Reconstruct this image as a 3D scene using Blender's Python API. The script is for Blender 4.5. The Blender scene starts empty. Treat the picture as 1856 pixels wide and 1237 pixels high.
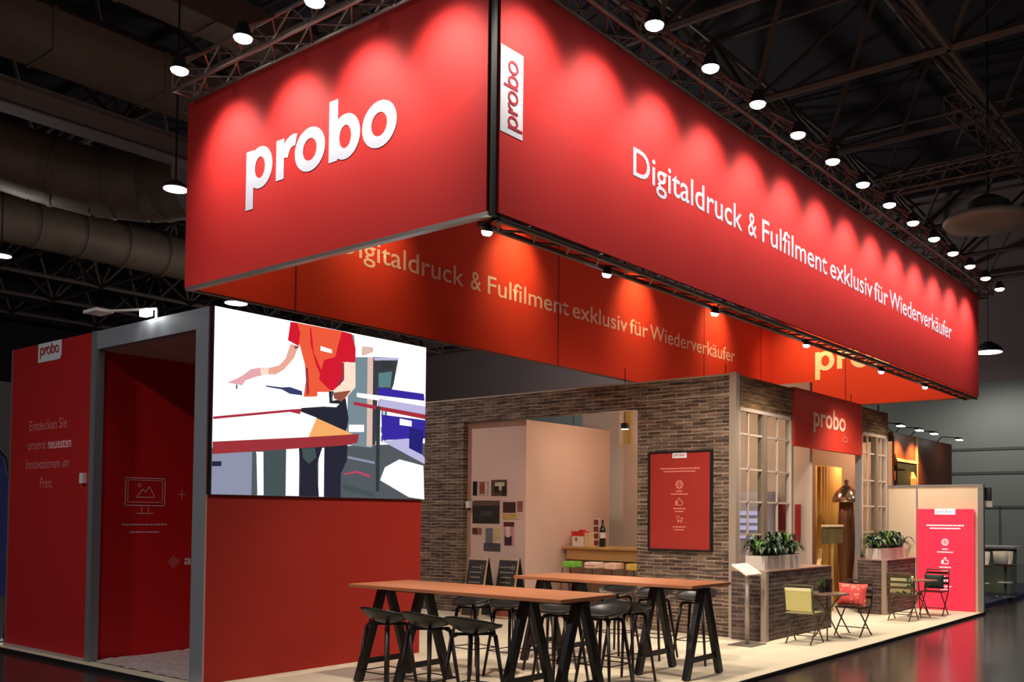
import bpy, bmesh, math, random
from mathutils import Vector, Matrix
random.seed(7)
PI = math.pi
S = bpy.context.scene
COL = S.collection

# ------------------------------------------------------------------ camera, world, exposure
F_PX, CX, CY, W_PX, H_PX = 1724.445, 1058.9972, 881.11, 1856, 1237
Fv = Vector((0.79727723, 0.60279571, 0.03140629))
Rv = Vector((0.60287144, -0.79779758, 0.00806502))
Uv = Vector((-0.02991742, -0.0125039, 0.99947416))
cam_data = bpy.data.cameras.new('camera')
cam = bpy.data.objects.new('camera', cam_data)
COL.objects.link(cam)
M = Matrix((Rv, Uv, -Fv)).transposed().to_4x4()
M.translation = Vector((0, 0, 1.72))
cam.matrix_world = M
cam_data.sensor_width = 36
cam_data.sensor_fit = 'HORIZONTAL'
cam_data.lens = F_PX / W_PX * 36
cam_data.shift_x = -(CX - W_PX / 2) / W_PX
cam_data.shift_y = (CY - H_PX / 2) / W_PX
cam_data.clip_end = 300
S.camera = cam

world = bpy.data.worlds.new('world')
S.world = world
world.use_nodes = True
world.node_tree.nodes['Background'].inputs[0].default_value = (0.55, 0.5, 0.6, 1)
world.node_tree.nodes['Background'].inputs[1].default_value = 0.035

S.view_settings.view_transform = 'Standard'
S.view_settings.look = 'None'
S.view_settings.exposure = 0.0
S.view_settings.gamma = 1
S.view_settings.use_curve_mapping = False

WARM = (1.0, 0.70, 0.42)
COOL = (1.0, 0.88, 0.80)
E_BANNER = 165      # spot lamps washing the banner faces
E_INNER = 210       # warm lamps washing the inner banner faces
E_STAND = 400       # warm lamps under the banner frame that light the stand
E_FILL = 650      # added fill lamps, out of view
E_HALL = 600        # hall pendants


def spot(name, loc, target, energy, color, angle, blend=0.6, size=0.08, parent=None):
    d = bpy.data.lights.new(name, 'SPOT')
    d.energy = energy
    d.color = color
    d.spot_size = math.radians(angle)
    d.spot_blend = blend
    d.shadow_soft_size = size
    o = bpy.data.objects.new(name, d)
    COL.objects.link(o)
    q = (Vector(target) - Vector(loc)).to_track_quat('-Z', 'Y')
    o.rotation_mode = 'QUATERNION'
    o.rotation_quaternion = q
    if parent:
        o.parent = parent
        o.location = Vector(loc) - parent.location
    else:
        o.location = loc
    return o


def point(name, loc, energy, color, size=0.2, parent=None):
    d = bpy.data.lights.new(name, 'POINT')
    d.energy = energy
    d.color = color
    d.shadow_soft_size = size
    o = bpy.data.objects.new(name, d)
    COL.objects.link(o)
    if parent:
        o.parent = parent
        o.location = Vector(loc) - parent.location
    else:
        o.location = loc
    return o


# ------------------------------------------------------------------ materials
def srgb(c):
    return tuple(((v / 255) / 12.92 if v / 255 <= 0.04045 else ((v / 255 + 0.055) / 1.055) ** 2.4) for v in c) + (1,)


MATS = {}


def mat(name, rgb, rough=0.6, metal=0.0, emit=0.0, noise=0.0, nscale=6.0, spec=0.5, bump=0.0, alpha=1.0):
    if name in MATS:
        return MATS[name]
    m = bpy.data.materials.new(name)
    m.use_nodes = True
    nt = m.node_tree
    b = nt.nodes['Principled BSDF']
    c = srgb(rgb)
    b.inputs['Base Color'].default_value = c
    b.inputs['Roughness'].default_value = rough
    b.inputs['Metallic'].default_value = metal
    b.inputs['Specular IOR Level'].default_value = spec
    if emit:
        b.inputs['Emission Color'].default_value = c
        b.inputs['Emission Strength'].default_value = emit
    if noise or bump:
        tc = nt.nodes.new('ShaderNodeTexCoord')
        n = nt.nodes.new('ShaderNodeTexNoise')
        n.inputs['Scale'].default_value = nscale
        n.inputs['Detail'].default_value = 6
        nt.links.new(tc.outputs['Object'], n.inputs['Vector'])
        if noise:
            mx = nt.nodes.new('ShaderNodeMix')
            mx.data_type = 'RGBA'
            mx.inputs[6].default_value = tuple(v * (1 - noise) for v in c[:3]) + (1,)
            mx.inputs[7].default_value = tuple(min(1, v * (1 + noise)) for v in c[:3]) + (1,)
            nt.links.new(n.outputs['Fac'], mx.inputs[0])
            nt.links.new(mx.outputs[2], b.inputs['Base Color'])
        if bump:
            bp = nt.nodes.new('ShaderNodeBump')
            bp.inputs['Strength'].default_value = bump
            bp.inputs['Distance'].default_value = 0.02
            nt.links.new(n.outputs['Fac'], bp.inputs['Height'])
            nt.links.new(bp.outputs['Normal'], b.inputs['Normal'])
    if alpha < 1:
        b.inputs['Alpha'].default_value = alpha
    MATS[name] = m
    return m


def emitmat(name, rgb, strength):
    m = bpy.data.materials.new(name)
    m.use_nodes = True
    nt = m.node_tree
    nt.nodes.clear()
    e = nt.nodes.new('ShaderNodeEmission')
    e.inputs[0].default_value = srgb(rgb)
    e.inputs[1].default_value = strength
    o = nt.nodes.new('ShaderNodeOutputMaterial')
    nt.links.new(e.outputs[0], o.inputs[0])
    return m


def brickmat(name, c1, c2, mortar, bw=0.23, rh=0.062, ms=0.008):
    m = bpy.data.materials.new(name)
    m.use_nodes = True
    nt = m.node_tree
    b = nt.nodes['Principled BSDF']
    b.inputs['Roughness'].default_value = 0.85
    tc = nt.nodes.new('ShaderNodeNewGeometry')
    sp = nt.nodes.new('ShaderNodeSeparateXYZ')
    nt.links.new(tc.outputs['Position'], sp.inputs[0])
    ad = nt.nodes.new('ShaderNodeMath'); ad.operation = 'ADD'
    nt.links.new(sp.outputs[0], ad.inputs[0]); nt.links.new(sp.outputs[1], ad.inputs[1])
    cb = nt.nodes.new('ShaderNodeCombineXYZ')
    nt.links.new(ad.outputs[0], cb.inputs[0]); nt.links.new(sp.outputs[2], cb.inputs[1])
    n0 = nt.nodes.new('ShaderNodeTexNoise')
    n0.inputs['Scale'].default_value = 5; n0.inputs['Detail'].default_value = 2
    nt.links.new(cb.outputs[0], n0.inputs['Vector'])
    va = nt.nodes.new('ShaderNodeVectorMath'); va.operation = 'MULTIPLY_ADD'
    va.inputs[1].default_value = (0.09, 0.035, 0)
    nt.links.new(n0.outputs['Color'], va.inputs[0]); nt.links.new(cb.outputs[0], va.inputs[2])
    br = nt.nodes.new('ShaderNodeTexBrick')
    br.inputs['Scale'].default_value = 1
    br.inputs['Brick Width'].default_value = bw
    br.inputs['Row Height'].default_value = rh
    br.inputs['Mortar Size'].default_value = ms
    br.inputs['Mortar Smooth'].default_value = 0.3
    br.inputs['Bias'].default_value = -0.1
    br.inputs['Color1'].default_value = srgb(c1)
    br.inputs['Color2'].default_value = srgb(c2)
    br.inputs['Mortar'].default_value = srgb(mortar)
    nt.links.new(va.outputs[0], br.inputs['Vector'])
    n1 = nt.nodes.new('ShaderNodeTexNoise')
    n1.inputs['Scale'].default_value = 9; n1.inputs['Detail'].default_value = 5
    vs = nt.nodes.new('ShaderNodeVectorMath'); vs.operation = 'MULTIPLY'
    vs.inputs[1].default_value = (0.3, 2.2, 1)
    nt.links.new(cb.outputs[0], vs.inputs[0]); nt.links.new(vs.outputs[0], n1.inputs['Vector'])
    rp = nt.nodes.new('ShaderNodeMapRange')
    rp.inputs[1].default_value = 0.3; rp.inputs[2].default_value = 0.7
    rp.inputs[3].default_value = 0.35; rp.inputs[4].default_value = 1.9
    nt.links.new(n1.outputs['Fac'], rp.inputs[0])
    sc = nt.nodes.new('ShaderNodeVectorMath'); sc.operation = 'SCALE'
    nt.links.new(br.outputs['Color'], sc.inputs[0]); nt.links.new(rp.outputs[0], sc.inputs['Scale'])
    nt.links.new(sc.outputs[0], b.inputs['Base Color'])
    bp = nt.nodes.new('ShaderNodeBump')
    bp.inputs['Strength'].default_value = 0.6; bp.inputs['Distance'].default_value = 0.01
    iv = nt.nodes.new('ShaderNodeMath'); iv.operation = 'SUBTRACT'; iv.inputs[0].default_value = 1
    nt.links.new(br.outputs['Fac'], iv.inputs[1]); nt.links.new(iv.outputs[0], bp.inputs['Height'])
    nt.links.new(bp.outputs['Normal'], b.inputs['Normal'])
    return m


RED = mat('banner_fabric_red', (203, 48, 46), 0.62, spec=0.25, noise=0.03, nscale=2)
REDIN = mat('banner_fabric_red_inner', (208, 62, 44), 0.65, spec=0.2)
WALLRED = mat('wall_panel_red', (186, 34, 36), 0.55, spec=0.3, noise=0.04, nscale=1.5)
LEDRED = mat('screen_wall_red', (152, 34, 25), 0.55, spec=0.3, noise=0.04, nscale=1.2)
WHITEINK = mat('white_print', (206, 214, 228), 0.5)
PALEINK = mat('pale_print', (215, 150, 150), 0.6)
FAINTINK = mat('faint_print', (150, 60, 62), 0.6)
REDINK = mat('red_print', (176, 24, 48), 0.6)
ALU = mat('aluminium_profile', (150, 152, 155), 0.45, 0.55, noise=0.04)
ALUDARK = mat('aluminium_dark', (92, 96, 100), 0.5, 0.5)
TRUSS = mat('truss_aluminium', (165, 158, 152), 0.4, 0.8)
TRUSSD = mat('truss_aluminium_dark', (110, 98, 92), 0.5, 0.6)  # darker, rougher tone of the truss aluminium
STEEL = mat('roof_steel', (96, 82, 78), 0.7, 0.2)
DARKSTEEL = mat('dark_post', (30, 38, 36), 0.6, 0.2)
BLACK = mat('black_plastic', (24, 24, 26), 0.38)
BLACKWOOD = mat('black_stained_wood', (20, 17, 18), 0.42, noise=0.15, nscale=12)
LEGWOOD = mat('dark_leg_wood', (38, 24, 24), 0.45)
WIREBLACK = mat('black_wire', (28, 24, 22), 0.4, 0.5)
CERAM = mat('white_lacquer', (226, 222, 220), 0.4)
PINKWALL = mat('interior_wall_paint', (212, 178, 166), 0.8, noise=0.02)
GREYWALL = mat('hall_wall_paint', (125, 130, 124), 0.85, noise=0.05, nscale=0.6)
DARKCEIL = mat('hall_roof_dark', (30, 22, 34), 0.9)
DUCT = mat('galvanised_duct', (104, 88, 76), 0.6, 0.2, noise=0.25, nscale=1.2)
LENS = emitmat('lamp_lens', (255, 252, 246), 22)
LENSW = emitmat('lamp_lens_warm', (255, 240, 215), 14)
LAMPBODY = mat('lamp_body_black', (30, 30, 32), 0.5)
BRICK = brickmat('brick_print', (68, 48, 41), (112, 92, 78), (146, 130, 114), 0.26, 0.055, 0.006)
BRICKD = brickmat('brick_print_dark', (58, 43, 42), (86, 68, 64), (104, 90, 84))


def woodmat(name, a, b_, scale=(1.2, 14, 14), rough=0.4):
    m = bpy.data.materials.new(name)
    m.use_nodes = True
    nt = m.node_tree
    b = nt.nodes['Principled BSDF']
    b.inputs['Roughness'].default_value = rough
    tc = nt.nodes.new('ShaderNodeTexCoord')
    mp = nt.nodes.new('ShaderNodeMapping'); mp.inputs['Scale'].default_value = scale
    nt.links.new(tc.outputs['Object'], mp.inputs[0])
    n = nt.nodes.new('ShaderNodeTexNoise'); n.inputs['Scale'].default_value = 1.5
    n.inputs['Detail'].default_value = 8; n.inputs['Distortion'].default_value = 0.6
    nt.links.new(mp.outputs[0], n.inputs['Vector'])
    mx = nt.nodes.new('ShaderNodeMix'); mx.data_type = 'RGBA'
    mx.inputs[6].default_value = srgb(a); mx.inputs[7].default_value = srgb(b_)
    nt.links.new(n.outputs['Fac'], mx.inputs[0])
    nt.links.new(mx.outputs[2], b.inputs['Base Color'])
    return m


TABLEWOOD = woodmat('table_top_wood', (160, 96, 66), (190, 124, 86), (14, 1.0, 14))
OAK = woodmat('oak_board', (176, 128, 76), (206, 162, 104), (14, 1.0, 14), 0.5)
PANELWOOD = woodmat('dark_panel_wood', (92, 46, 30), (150, 82, 50), (1.0, 1.0, 18), 0.45)


# ------------------------------------------------------------------ mesh builder
class MB:
    def __init__(self):
        self.v, self.f, self.m = [], [], []

    def quadset(self, vs, fs, mi=0):
        o = len(self.v)
        self.v += [tuple(x) for x in vs]
        for f in fs:
            self.f.append(tuple(i + o for i in f)); self.m.append(mi)
        return self

    def box(self, x0, x1, y0, y1, z0, z1, mi=0):
        vs = [(x, y, z) for x in (x0, x1) for y in (y0, y1) for z in (z0, z1)]
        return self.quadset(vs, [(0, 1, 3, 2), (4, 6, 7, 5), (0, 4, 5, 1), (2, 3, 7, 6), (0, 2, 6, 4), (1, 5, 7, 3)], mi)

    def bar(self, p, q, w, h=None, mi=0, up=(0, 0, 1)):
        h = h or w
        p, q = Vector(p), Vector(q)
        d = (q - p).normalized()
        u = Vector(up)
        if abs(d.dot(u)) > 0.95:
            u = Vector((1, 0, 0))
        s = d.cross(u).normalized(); t = s.cross(d).normalized()
        vs = []
        for c in (p, q):
            for a, b in ((-1, -1), (1, -1), (1, 1), (-1, 1)):
                vs.append(c + s * a * w / 2 + t * b * h / 2)
        return self.quadset(vs, [(3, 2, 1, 0), (4, 5, 6, 7), (0, 1, 5, 4), (1, 2, 6, 5), (2, 3, 7, 6), (3, 0, 4, 7)], mi)

    def tube(self, p, q, r, n=8, r2=None, mi=0, cap=True):
        r2 = r if r2 is None else r2
        p, q = Vector(p), Vector(q)
        d = (q - p).normalized()
        u = Vector((0, 0, 1)) if abs(d.z) < 0.95 else Vector((1, 0, 0))
        s = d.cross(u).normalized(); t = s.cross(d)
        vs = [p + (s * math.cos(a) + t * math.sin(a)) * r for a in (2 * PI * i / n for i in range(n))]
        vs += [q + (s * math.cos(a) + t * math.sin(a)) * r2 for a in (2 * PI * i / n for i in range(n))]
        fs = [(i, (i + 1) % n, n + (i + 1) % n, n + i) for i in range(n)]
        if cap:
            fs += [tuple(range(n - 1, -1, -1)), tuple(range(n, 2 * n))]
        return self.quadset(vs, fs, mi)

    def path(self, pts, r, n=6, mi=0):
        for a, b in zip(pts[:-1], pts[1:]):
            self.tube(a, b, r, n, mi=mi)
        return self

    def lathe(self, prof, c=(0, 0, 0), n=20, mi=0):
        vs, fs = [], []
        for r, z in prof:
            for i in range(n):
                a = 2 * PI * i / n
                vs.append((c[0] + r * math.cos(a), c[1] + r * math.sin(a), c[2] + z))
        for k in range(len(prof) - 1):
            for i in range(n):
                j = (i + 1) % n
                fs.append((k * n + i, k * n + j, (k + 1) * n + j, (k + 1) * n + i))
        if prof[0][0] > 0.001:
            fs.append(tuple(range(n - 1, -1, -1)))
        if prof[-1][0] > 0.001:
            fs.append(tuple((len(prof) - 1) * n + i for i in range(n)))
        return self.quadset(vs, fs, mi)

    def flat(self, pl, pts, lift=0.002, mi=0, th=0.0):
        """polygon given in (a, b) coordinates of plane pl, facing its normal"""
        top = [pl.at(a, b, lift) for a, b in pts]
        n = len(top)
        if th:
            bot = [pl.at(a, b, lift - th) for a, b in pts]
            return self.quadset(top + bot, [tuple(range(n)), tuple(range(2 * n - 1, n - 1, -1))] +
                                [(i, n + i, n + (i + 1) % n, (i + 1) % n) for i in range(n)], mi)
        return self.quadset(top, [tuple(range(n))], mi)

    def build(self, name, mats, parent=None, smooth=False, loc=None, bevel=0):
        me = bpy.data.meshes.new(name)
        if parent is not None:
            off = getattr(parent, '_x', None)
            off = world_loc(parent)
        else:
            if loc is None:
                xs = [v[0] for v in self.v]; ys = [v[1] for v in self.v]; zs = [v[2] for v in self.v]
                loc = ((min(xs) + max(xs)) / 2, (min(ys) + max(ys)) / 2, min(zs))
            off = Vector(loc)
        me.from_pydata([tuple(Vector(v) - off) for v in self.v], [], self.f)
        if not isinstance(mats, (list, tuple)):
            mats = [mats]
        for m in mats:
            me.materials.append(m)
        for p, mi in zip(me.polygons, self.m):
            p.material_index = mi
            p.use_smooth = smooth
        me.update()
        o = bpy.data.objects.new(name, me)
        COL.objects.link(o)
        if parent is not None:
            o.parent = parent
        else:
            o.location = off
        if bevel:
            md = o.modifiers.new('bevel', 'BEVEL'); md.width = bevel; md.segments = 2; md.limit_method = 'ANGLE'
        return o


WL = {}


def world_loc(o):
    p = Vector((0, 0, 0))
    while o is not None:
        p += Vector(o.location)
        o = o.parent
    return p


class Plane:
    """flat frame: origin o, horizontal axis u (reading direction), vertical axis v, outward normal n"""
    def __init__(s, o, u, v=(0, 0, 1)):
        s.o, s.u, s.v = Vector(o), Vector(u).normalized(), Vector(v).normalized()
        s.n = s.u.cross(s.v)

    def at(s, a, b, c=0.0):
        return s.o + s.u * a + s.v * b + s.n * c


def tag(o, label=None, cat=None, group=None, kind=None):
    if label: o['label'] = label
    if cat: o['category'] = cat
    if group: o['group'] = group
    if kind: o['kind'] = kind
    return o


def empty(name, loc, rz=0, **k):
    o = bpy.data.objects.new(name, None)
    o.empty_display_size = 0.1
    COL.objects.link(o)
    o.location = loc
    o.rotation_euler = (0, 0, rz)
    return tag(o, **k)


def structure(mb, name, mats, **k):
    return tag(mb.build(name, mats, **k), kind='structure')


def copy_tree(o, parent=None):
    c = o.copy(); COL.objects.link(c); c.parent = parent
    for ch in list(o.children):
        copy_tree(ch, c)
    return c


def text(name, body, pl, a, b, width, cap, m, parent, bold=0.0, lift=0.004, align='L', rot=False):
    """flat printed lettering: baseline starts at (a, b) in the plane's coordinates"""
    cu = bpy.data.curves.new(name, 'FONT')
    cu.body = body
    cu.size = 1.0
    cu.extrude = 0.0
    cu.offset = bold
    cu.resolution_u = 4
    tmp = bpy.data.objects.new('tmp', cu)
    COL.objects.link(tmp)
    dg = bpy.context.evaluated_depsgraph_get()
    me = bpy.data.meshes.new_from_object(tmp.evaluated_get(dg))
    bpy.data.objects.remove(tmp)
    bpy.data.curves.remove(cu)
    xs = [v.co.x for v in me.vertices]
    x0, x1 = min(xs), max(xs)
    sx = width / (x1 - x0)
    sy = cap / 0.73
    off = world_loc(parent)
    if align == 'C':
        a -= width / 2
    for v in me.vertices:
        v.co = pl.at(a + (v.co.x - x0) * sx, b + v.co.y * sy, lift) - off
    me.materials.append(m)
    o = bpy.data.objects.new(name, me)
    COL.objects.link(o)
    o.parent = parent
    return o


def ring(mb, pl, cx, cy, ro, ri, a0=0, a1=2 * PI, n=28, lift=0.004, mi=0, sq=1.0):
    for i in range(n):
        t0 = a0 + (a1 - a0) * i / n; t1 = a0 + (a1 - a0) * (i + 1) / n
        pts = [(cx + ri[0] * math.cos(t0), cy + ri[1] * math.sin(t0)), (cx + ro[0] * math.cos(t0), cy + ro[1] * math.sin(t0)),
               (cx + ro[0] * math.cos(t1), cy + ro[1] * math.sin(t1)), (cx + ri[0] * math.cos(t1), cy + ri[1] * math.sin(t1))]
        mb.flat(pl, pts, lift, mi)


def wordmark(pl, a, b, width, xh, m, parent, name='wordmark', lift=0.005, wt=1.0):
    """the five rounded bold lower-case letters p r o b o, drawn from stems and bowls"""
    mb = MB()
    tot = 5.36
    sx, sy = width / tot, xh

    def rect(x0, y0, x1, y1):
        mb.flat(pl, [(a + x0 * sx, b + y0 * sy), (a + x1 * sx, b + y0 * sy), (a + x1 * sx, b + y1 * sy), (a + x0 * sx, b + y1 * sy)], lift)

    def rg(cx, cy, ro, ri, a0=0, a1=2 * PI):
        ring(mb, pl, a + cx * sx, b + cy * sy, (ro[0] * sx, ro[1] * sy), (ri[0] * sx, ri[1] * sy), a0, a1, lift=lift + 0.0004)
    s = 0.29 * wt
    ri = (0.50 - s, 0.53 - s * 0.86)
    rect(0, -0.50, s, 1.0); rg(0.56, 0.5, (0.50, 0.53), ri)                       # p
    x = 1.20
    rect(x, 0, x + s, 1.0); rg(x + 0.66, 0.42, (0.52, 0.60), (0.52 - s, 0.60 - s * 0.95), PI * 0.42, PI * 0.93)   # r
    x = 2.46
    rg(x, 0.5, (0.55, 0.53), (0.55 - s, 0.53 - s * 0.86))                          # o
    x = 3.14
    rect(x, 0, x + s, 1.45); rg(x + 0.56, 0.5, (0.50, 0.53), ri)                    # b
    x = 4.81
    rg(x, 0.5, (0.55, 0.53), (0.55 - s, 0.53 - s * 0.86))                          # o
    return mb.build(name, m, parent)


def marks(mb, pl, a, b, w, h, seed=1, mi=0, lift=0.004):
    """a line of print too small to read: a row of short dashes"""
    rnd = random.Random(seed)
    x = a - w / 2
    while x < a + w / 2:
        l = min(rnd.uniform(0.02, 0.055), a + w / 2 - x)
        mb.flat(pl, [(x, b), (x + l, b), (x + l, b + h), (x, b + h)], lift, mi)
        x += l + 0.009


def tagshape(mb, pl, x0, x1, y0, y1, r, lift, mi=0):
    """plate whose lower right corner is rounded"""
    pts = [(x0, y1), (x0, y0)]
    for i in range(7):
        t = -PI / 2 + PI / 2 * i / 6
        pts.append((x1 - r + r * math.cos(t), y0 + r + r * math.sin(t)))
    pts.append((x1, y1))
    mb.flat(pl, pts, lift, mi)

SCREEN_POLYS = [
    ('floor_grey', [(0.21, 0.261), (1, 0.369), (1, 0), (0.0, 0), (0, 0.246)]),
    ('shelfbg', [(0.585, 0.996), (0.707, 0.955), (0.71, 0.311), (0.58, 0.318)]),
    ('white', [(0.609, 1), (1.0, 1), (1, 0.653), (0.793, 0.662), (0.708, 0.876), (0.618, 0.857)]),
    ('beige', [(0.679, 0.87), (0.708, 0.876), (0.71, 0.321), (0.681, 0.318)]),
    ('darkshelf', [(0.708, 0.876), (0.844, 0.899), (0.819, 0.727), (0.802, 0.663), (0.734, 0.652), (0.727, 0.332), (0.71, 0.33)]),
    ('teal', [(0.737, 0.782), (0.81, 0.806), (0.802, 0.703), (0.738, 0.693)]),
    ('blue', [(0.733, 0.692), (0.99, 0.693), (0.995, 0.647), (0.734, 0.637)]),
    ('white', [(0.627, 0.64), (1.0, 0.648), (1, 0.6), (0.627, 0.615)]),
    ('lilac', [(0.742, 0.623), (1.0, 0.611), (1, 0.558), (0.742, 0.573)]),
    ('tablered', [(0.611, 0.584), (1, 0.558), (1, 0.527), (0.611, 0.564)]),
    ('blue', [(0.755, 0.525), (1, 0.521), (1, 0.4), (0.76, 0.365)]),
    ('white', [(0.855, 0.513), (0.922, 0.506), (0.922, 0.47), (0.855, 0.472)]),
    ('lilac', [(0.76, 0.36), (0.9, 0.39), (1, 0.274), (1, 0.232)]),
    ('darkblue', [(0.909, 0.463), (0.991, 0.452), (0.983, 0.293), (0.909, 0.329)]),
    ('white', [(0.778, 0.196), (0.856, 0.252), (0.992, 0.221), (1, 0.0), (0.911, 0.013), (0.753, 0.114)]),
    ('darkpost', [(0.726, 0.571), (0.749, 0.574), (0.749, 0.044), (0.732, 0.043)]),
    ('white', [(0, 1), (0.31, 0.998), (0.368, 0.52), (0, 0.407)]),
    ('lilacgrey', [(0, 0.216), (0.157, 0.238), (0.157, 0.001), (0, 0)]),
    ('darknavy', [(0, 0.174), (0.036, 0.177), (0.036, 0.151), (0, 0.148)]),
    ('white', [(0.173, 0.24), (0.203, 0.242), (0.207, 0.002), (0.18, 0.001)]),
    ('slate', [(0.204, 0.247), (0.302, 0.269), (0.303, 0.002), (0.208, 0.002)]),
    ('white', [(0.3, 0.273), (0.358, 0.279), (0.359, 0.002), (0.301, 0.002)]),
    ('white', [(0.446, 0.287), (0.472, 0.289), (0.473, 0.001), (0.447, 0.002)]),
    ('navy', [(0.355, 0.283), (0.465, 0.298), (0.439, 0.192), (0.451, 0.002), (0.362, 0.002), (0.364, 0.131)]),
    ('navy', [(0.472, 0.298), (0.584, 0.338), (0.581, 0.221), (0.553, 0.143), (0.554, 0.0), (0.477, 0.001)]),
    ('navy', [(0.365, 0.519), (0.571, 0.597), (0.587, 0.474), (0.576, 0.395), (0.398, 0.449), (0.358, 0.472)]),
    ('orange', [(0.398, 0.449), (0.427, 0.463), (0.612, 0.384), (0.391, 0.342)]),
    ('white', [(0, 0.398), (0.358, 0.489), (0.434, 0.462), (0.398, 0.345), (0, 0.278)]),
    ('tablered', [(0, 0.411), (0.312, 0.493), (0.365, 0.505), (0.358, 0.472), (0.312, 0.479), (0, 0.397)]),
    ('tabledark', [(0, 0.278), (0.398, 0.345), (0.64, 0.39), (0.632, 0.335), (0.557, 0.311), (0, 0.212)]),
    ('white', [(0, 0.466), (0.256, 0.548), (0.426, 0.575), (0.486, 0.537), (0.368, 0.51), (0, 0.411)]),
    ('gunblue', [(0.208, 0.612), (0.276, 0.613), (0.311, 0.621), (0.364, 0.607), (0.368, 0.582), (0.311, 0.582), (0.276, 0.601), (0.208, 0.605)]),
    ('shirt', [(0.324, 0.995), (0.546, 0.998), (0.593, 0.993), (0.613, 0.915), (0.616, 0.828), (0.547, 0.809), (0.561, 0.701), (0.524, 0.657), (0.494, 0.628), (0.426, 0.584), (0.372, 0.575), (0.382, 0.67), (0.376, 0.761), (0.353, 0.862), (0.342, 0.883)]),
    ('shirtred', [(0.546, 0.996), (0.595, 0.993), (0.616, 0.911), (0.616, 0.826), (0.548, 0.814), (0.559, 0.701), (0.528, 0.657), (0.505, 0.63), (0.486, 0.641), (0.441, 0.689), (0.463, 0.806), (0.516, 0.836)]),
    ('shirtred', [(0.308, 0.993), (0.338, 0.996), (0.352, 0.94), (0.346, 0.863), (0.298, 0.886)]),
    ('white', [(0.446, 0.886), (0.5, 0.876), (0.5, 0.854), (0.446, 0.859)]),
    ('skin', [(0.31, 0.868), (0.346, 0.861), (0.325, 0.787), (0.283, 0.715), (0.249, 0.682), (0.182, 0.669), (0.168, 0.698), (0.221, 0.713), (0.262, 0.734), (0.29, 0.78)]),
    ('pink', [(0.175, 0.704), (0.215, 0.711), (0.218, 0.676), (0.168, 0.654), (0.123, 0.624), (0.11, 0.595), (0.05, 0.601), (0.078, 0.62), (0.11, 0.648), (0.142, 0.688)]),
    ('skinlight', [(0.551, 0.81), (0.616, 0.823), (0.618, 0.673), (0.571, 0.597), (0.517, 0.579), (0.505, 0.63), (0.559, 0.691)]),
    ('skinbrown', [(0.509, 0.621), (0.595, 0.649), (0.563, 0.591), (0.548, 0.574), (0.513, 0.588)]),
    ('navy', [(0.488, 0.627), (0.505, 0.63), (0.509, 0.545), (0.49, 0.537)]),
    ('white', [(0.434, 0.613), (0.488, 0.622), (0.492, 0.556), (0.54, 0.559), (0.525, 0.537), (0.441, 0.53)]),
    ('pinkline', [(0.565, 0.143), (0.629, 0.166), (0.702, 0.141), (0.698, 0.126), (0.629, 0.152), (0.565, 0.134)]),
    ('white', [(0.588, 0.44), (0.664, 0.449), (0.664, 0.405), (0.588, 0.396)]),
    ('shirtred', [(0.394, 0.978), (0.401, 0.98), (0.414, 0.843), (0.463, 0.712), (0.456, 0.692), (0.426, 0.771), (0.4, 0.886)]),
    ('tabledark', [(0.378, 0.743), (0.389, 0.745), (0.397, 0.598), (0.386, 0.582)]),
    ('tabledark', [(0.547, 0.809), (0.559, 0.811), (0.561, 0.711), (0.54, 0.669), (0.524, 0.671), (0.547, 0.728)]),
    ('skinbrown', [(0.324, 0.859), (0.347, 0.864), (0.344, 0.85), (0.328, 0.843)]),
    ('skinlight', [(0.181, 0.7), (0.218, 0.71), (0.215, 0.676), (0.188, 0.662)]),
    ('slate', [(0.085, 0.595), (0.091, 0.596), (0.091, 0.57), (0.085, 0.574)]),
    ('slate', [(0.501, 0.629), (0.511, 0.628), (0.503, 0.567), (0.498, 0.576)]),
    ('slate', [(0.369, 0.275), (0.428, 0.285), (0.435, 0.229), (0.399, 0.189), (0.373, 0.224)]),
    ('lilac', [(0.708, 0.871), (0.844, 0.899), (0.836, 0.882), (0.712, 0.855)]),
    ('darkpost', [(0.75, 0.865), (0.801, 0.873), (0.814, 0.832), (0.758, 0.806)]),
    ('beige', [(0.646, 0.93), (0.706, 0.935), (0.704, 0.905), (0.646, 0.868)]),
    ('floor_grey', [(0.157, 0.229), (0.173, 0.231), (0.18, 0.006), (0.159, 0.003)]),
    ('lilacgrey', [(0.584, 0.251), (0.719, 0.227), (0.723, 0.212), (0.584, 0.236)]),
    ('slate', [(0.561, 0.085), (0.724, 0.033), (0.724, 0.003), (0.562, 0.047)]),
    ('darknavy', [(0.036, 0.177), (0.037, 0.177), (0.037, 0.172), (0.036, 0.172)]),
]

# ------------------------------------------------------------------ hall shell
hall = MB(); hall.box(-14, 60, -26, 60, -0.15, -0.05)
HFLOOR = mat('hall_floor_dark', (62, 50, 50), 0.16, noise=0.25, nscale=0.8, spec=0.5)
structure(hall, 'floor', HFLOOR)
m_ = MB(); m_.box(-14, 60, -26, 60, 15.2, 15.4); structure(m_, 'ceiling', DARKCEIL)
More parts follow.
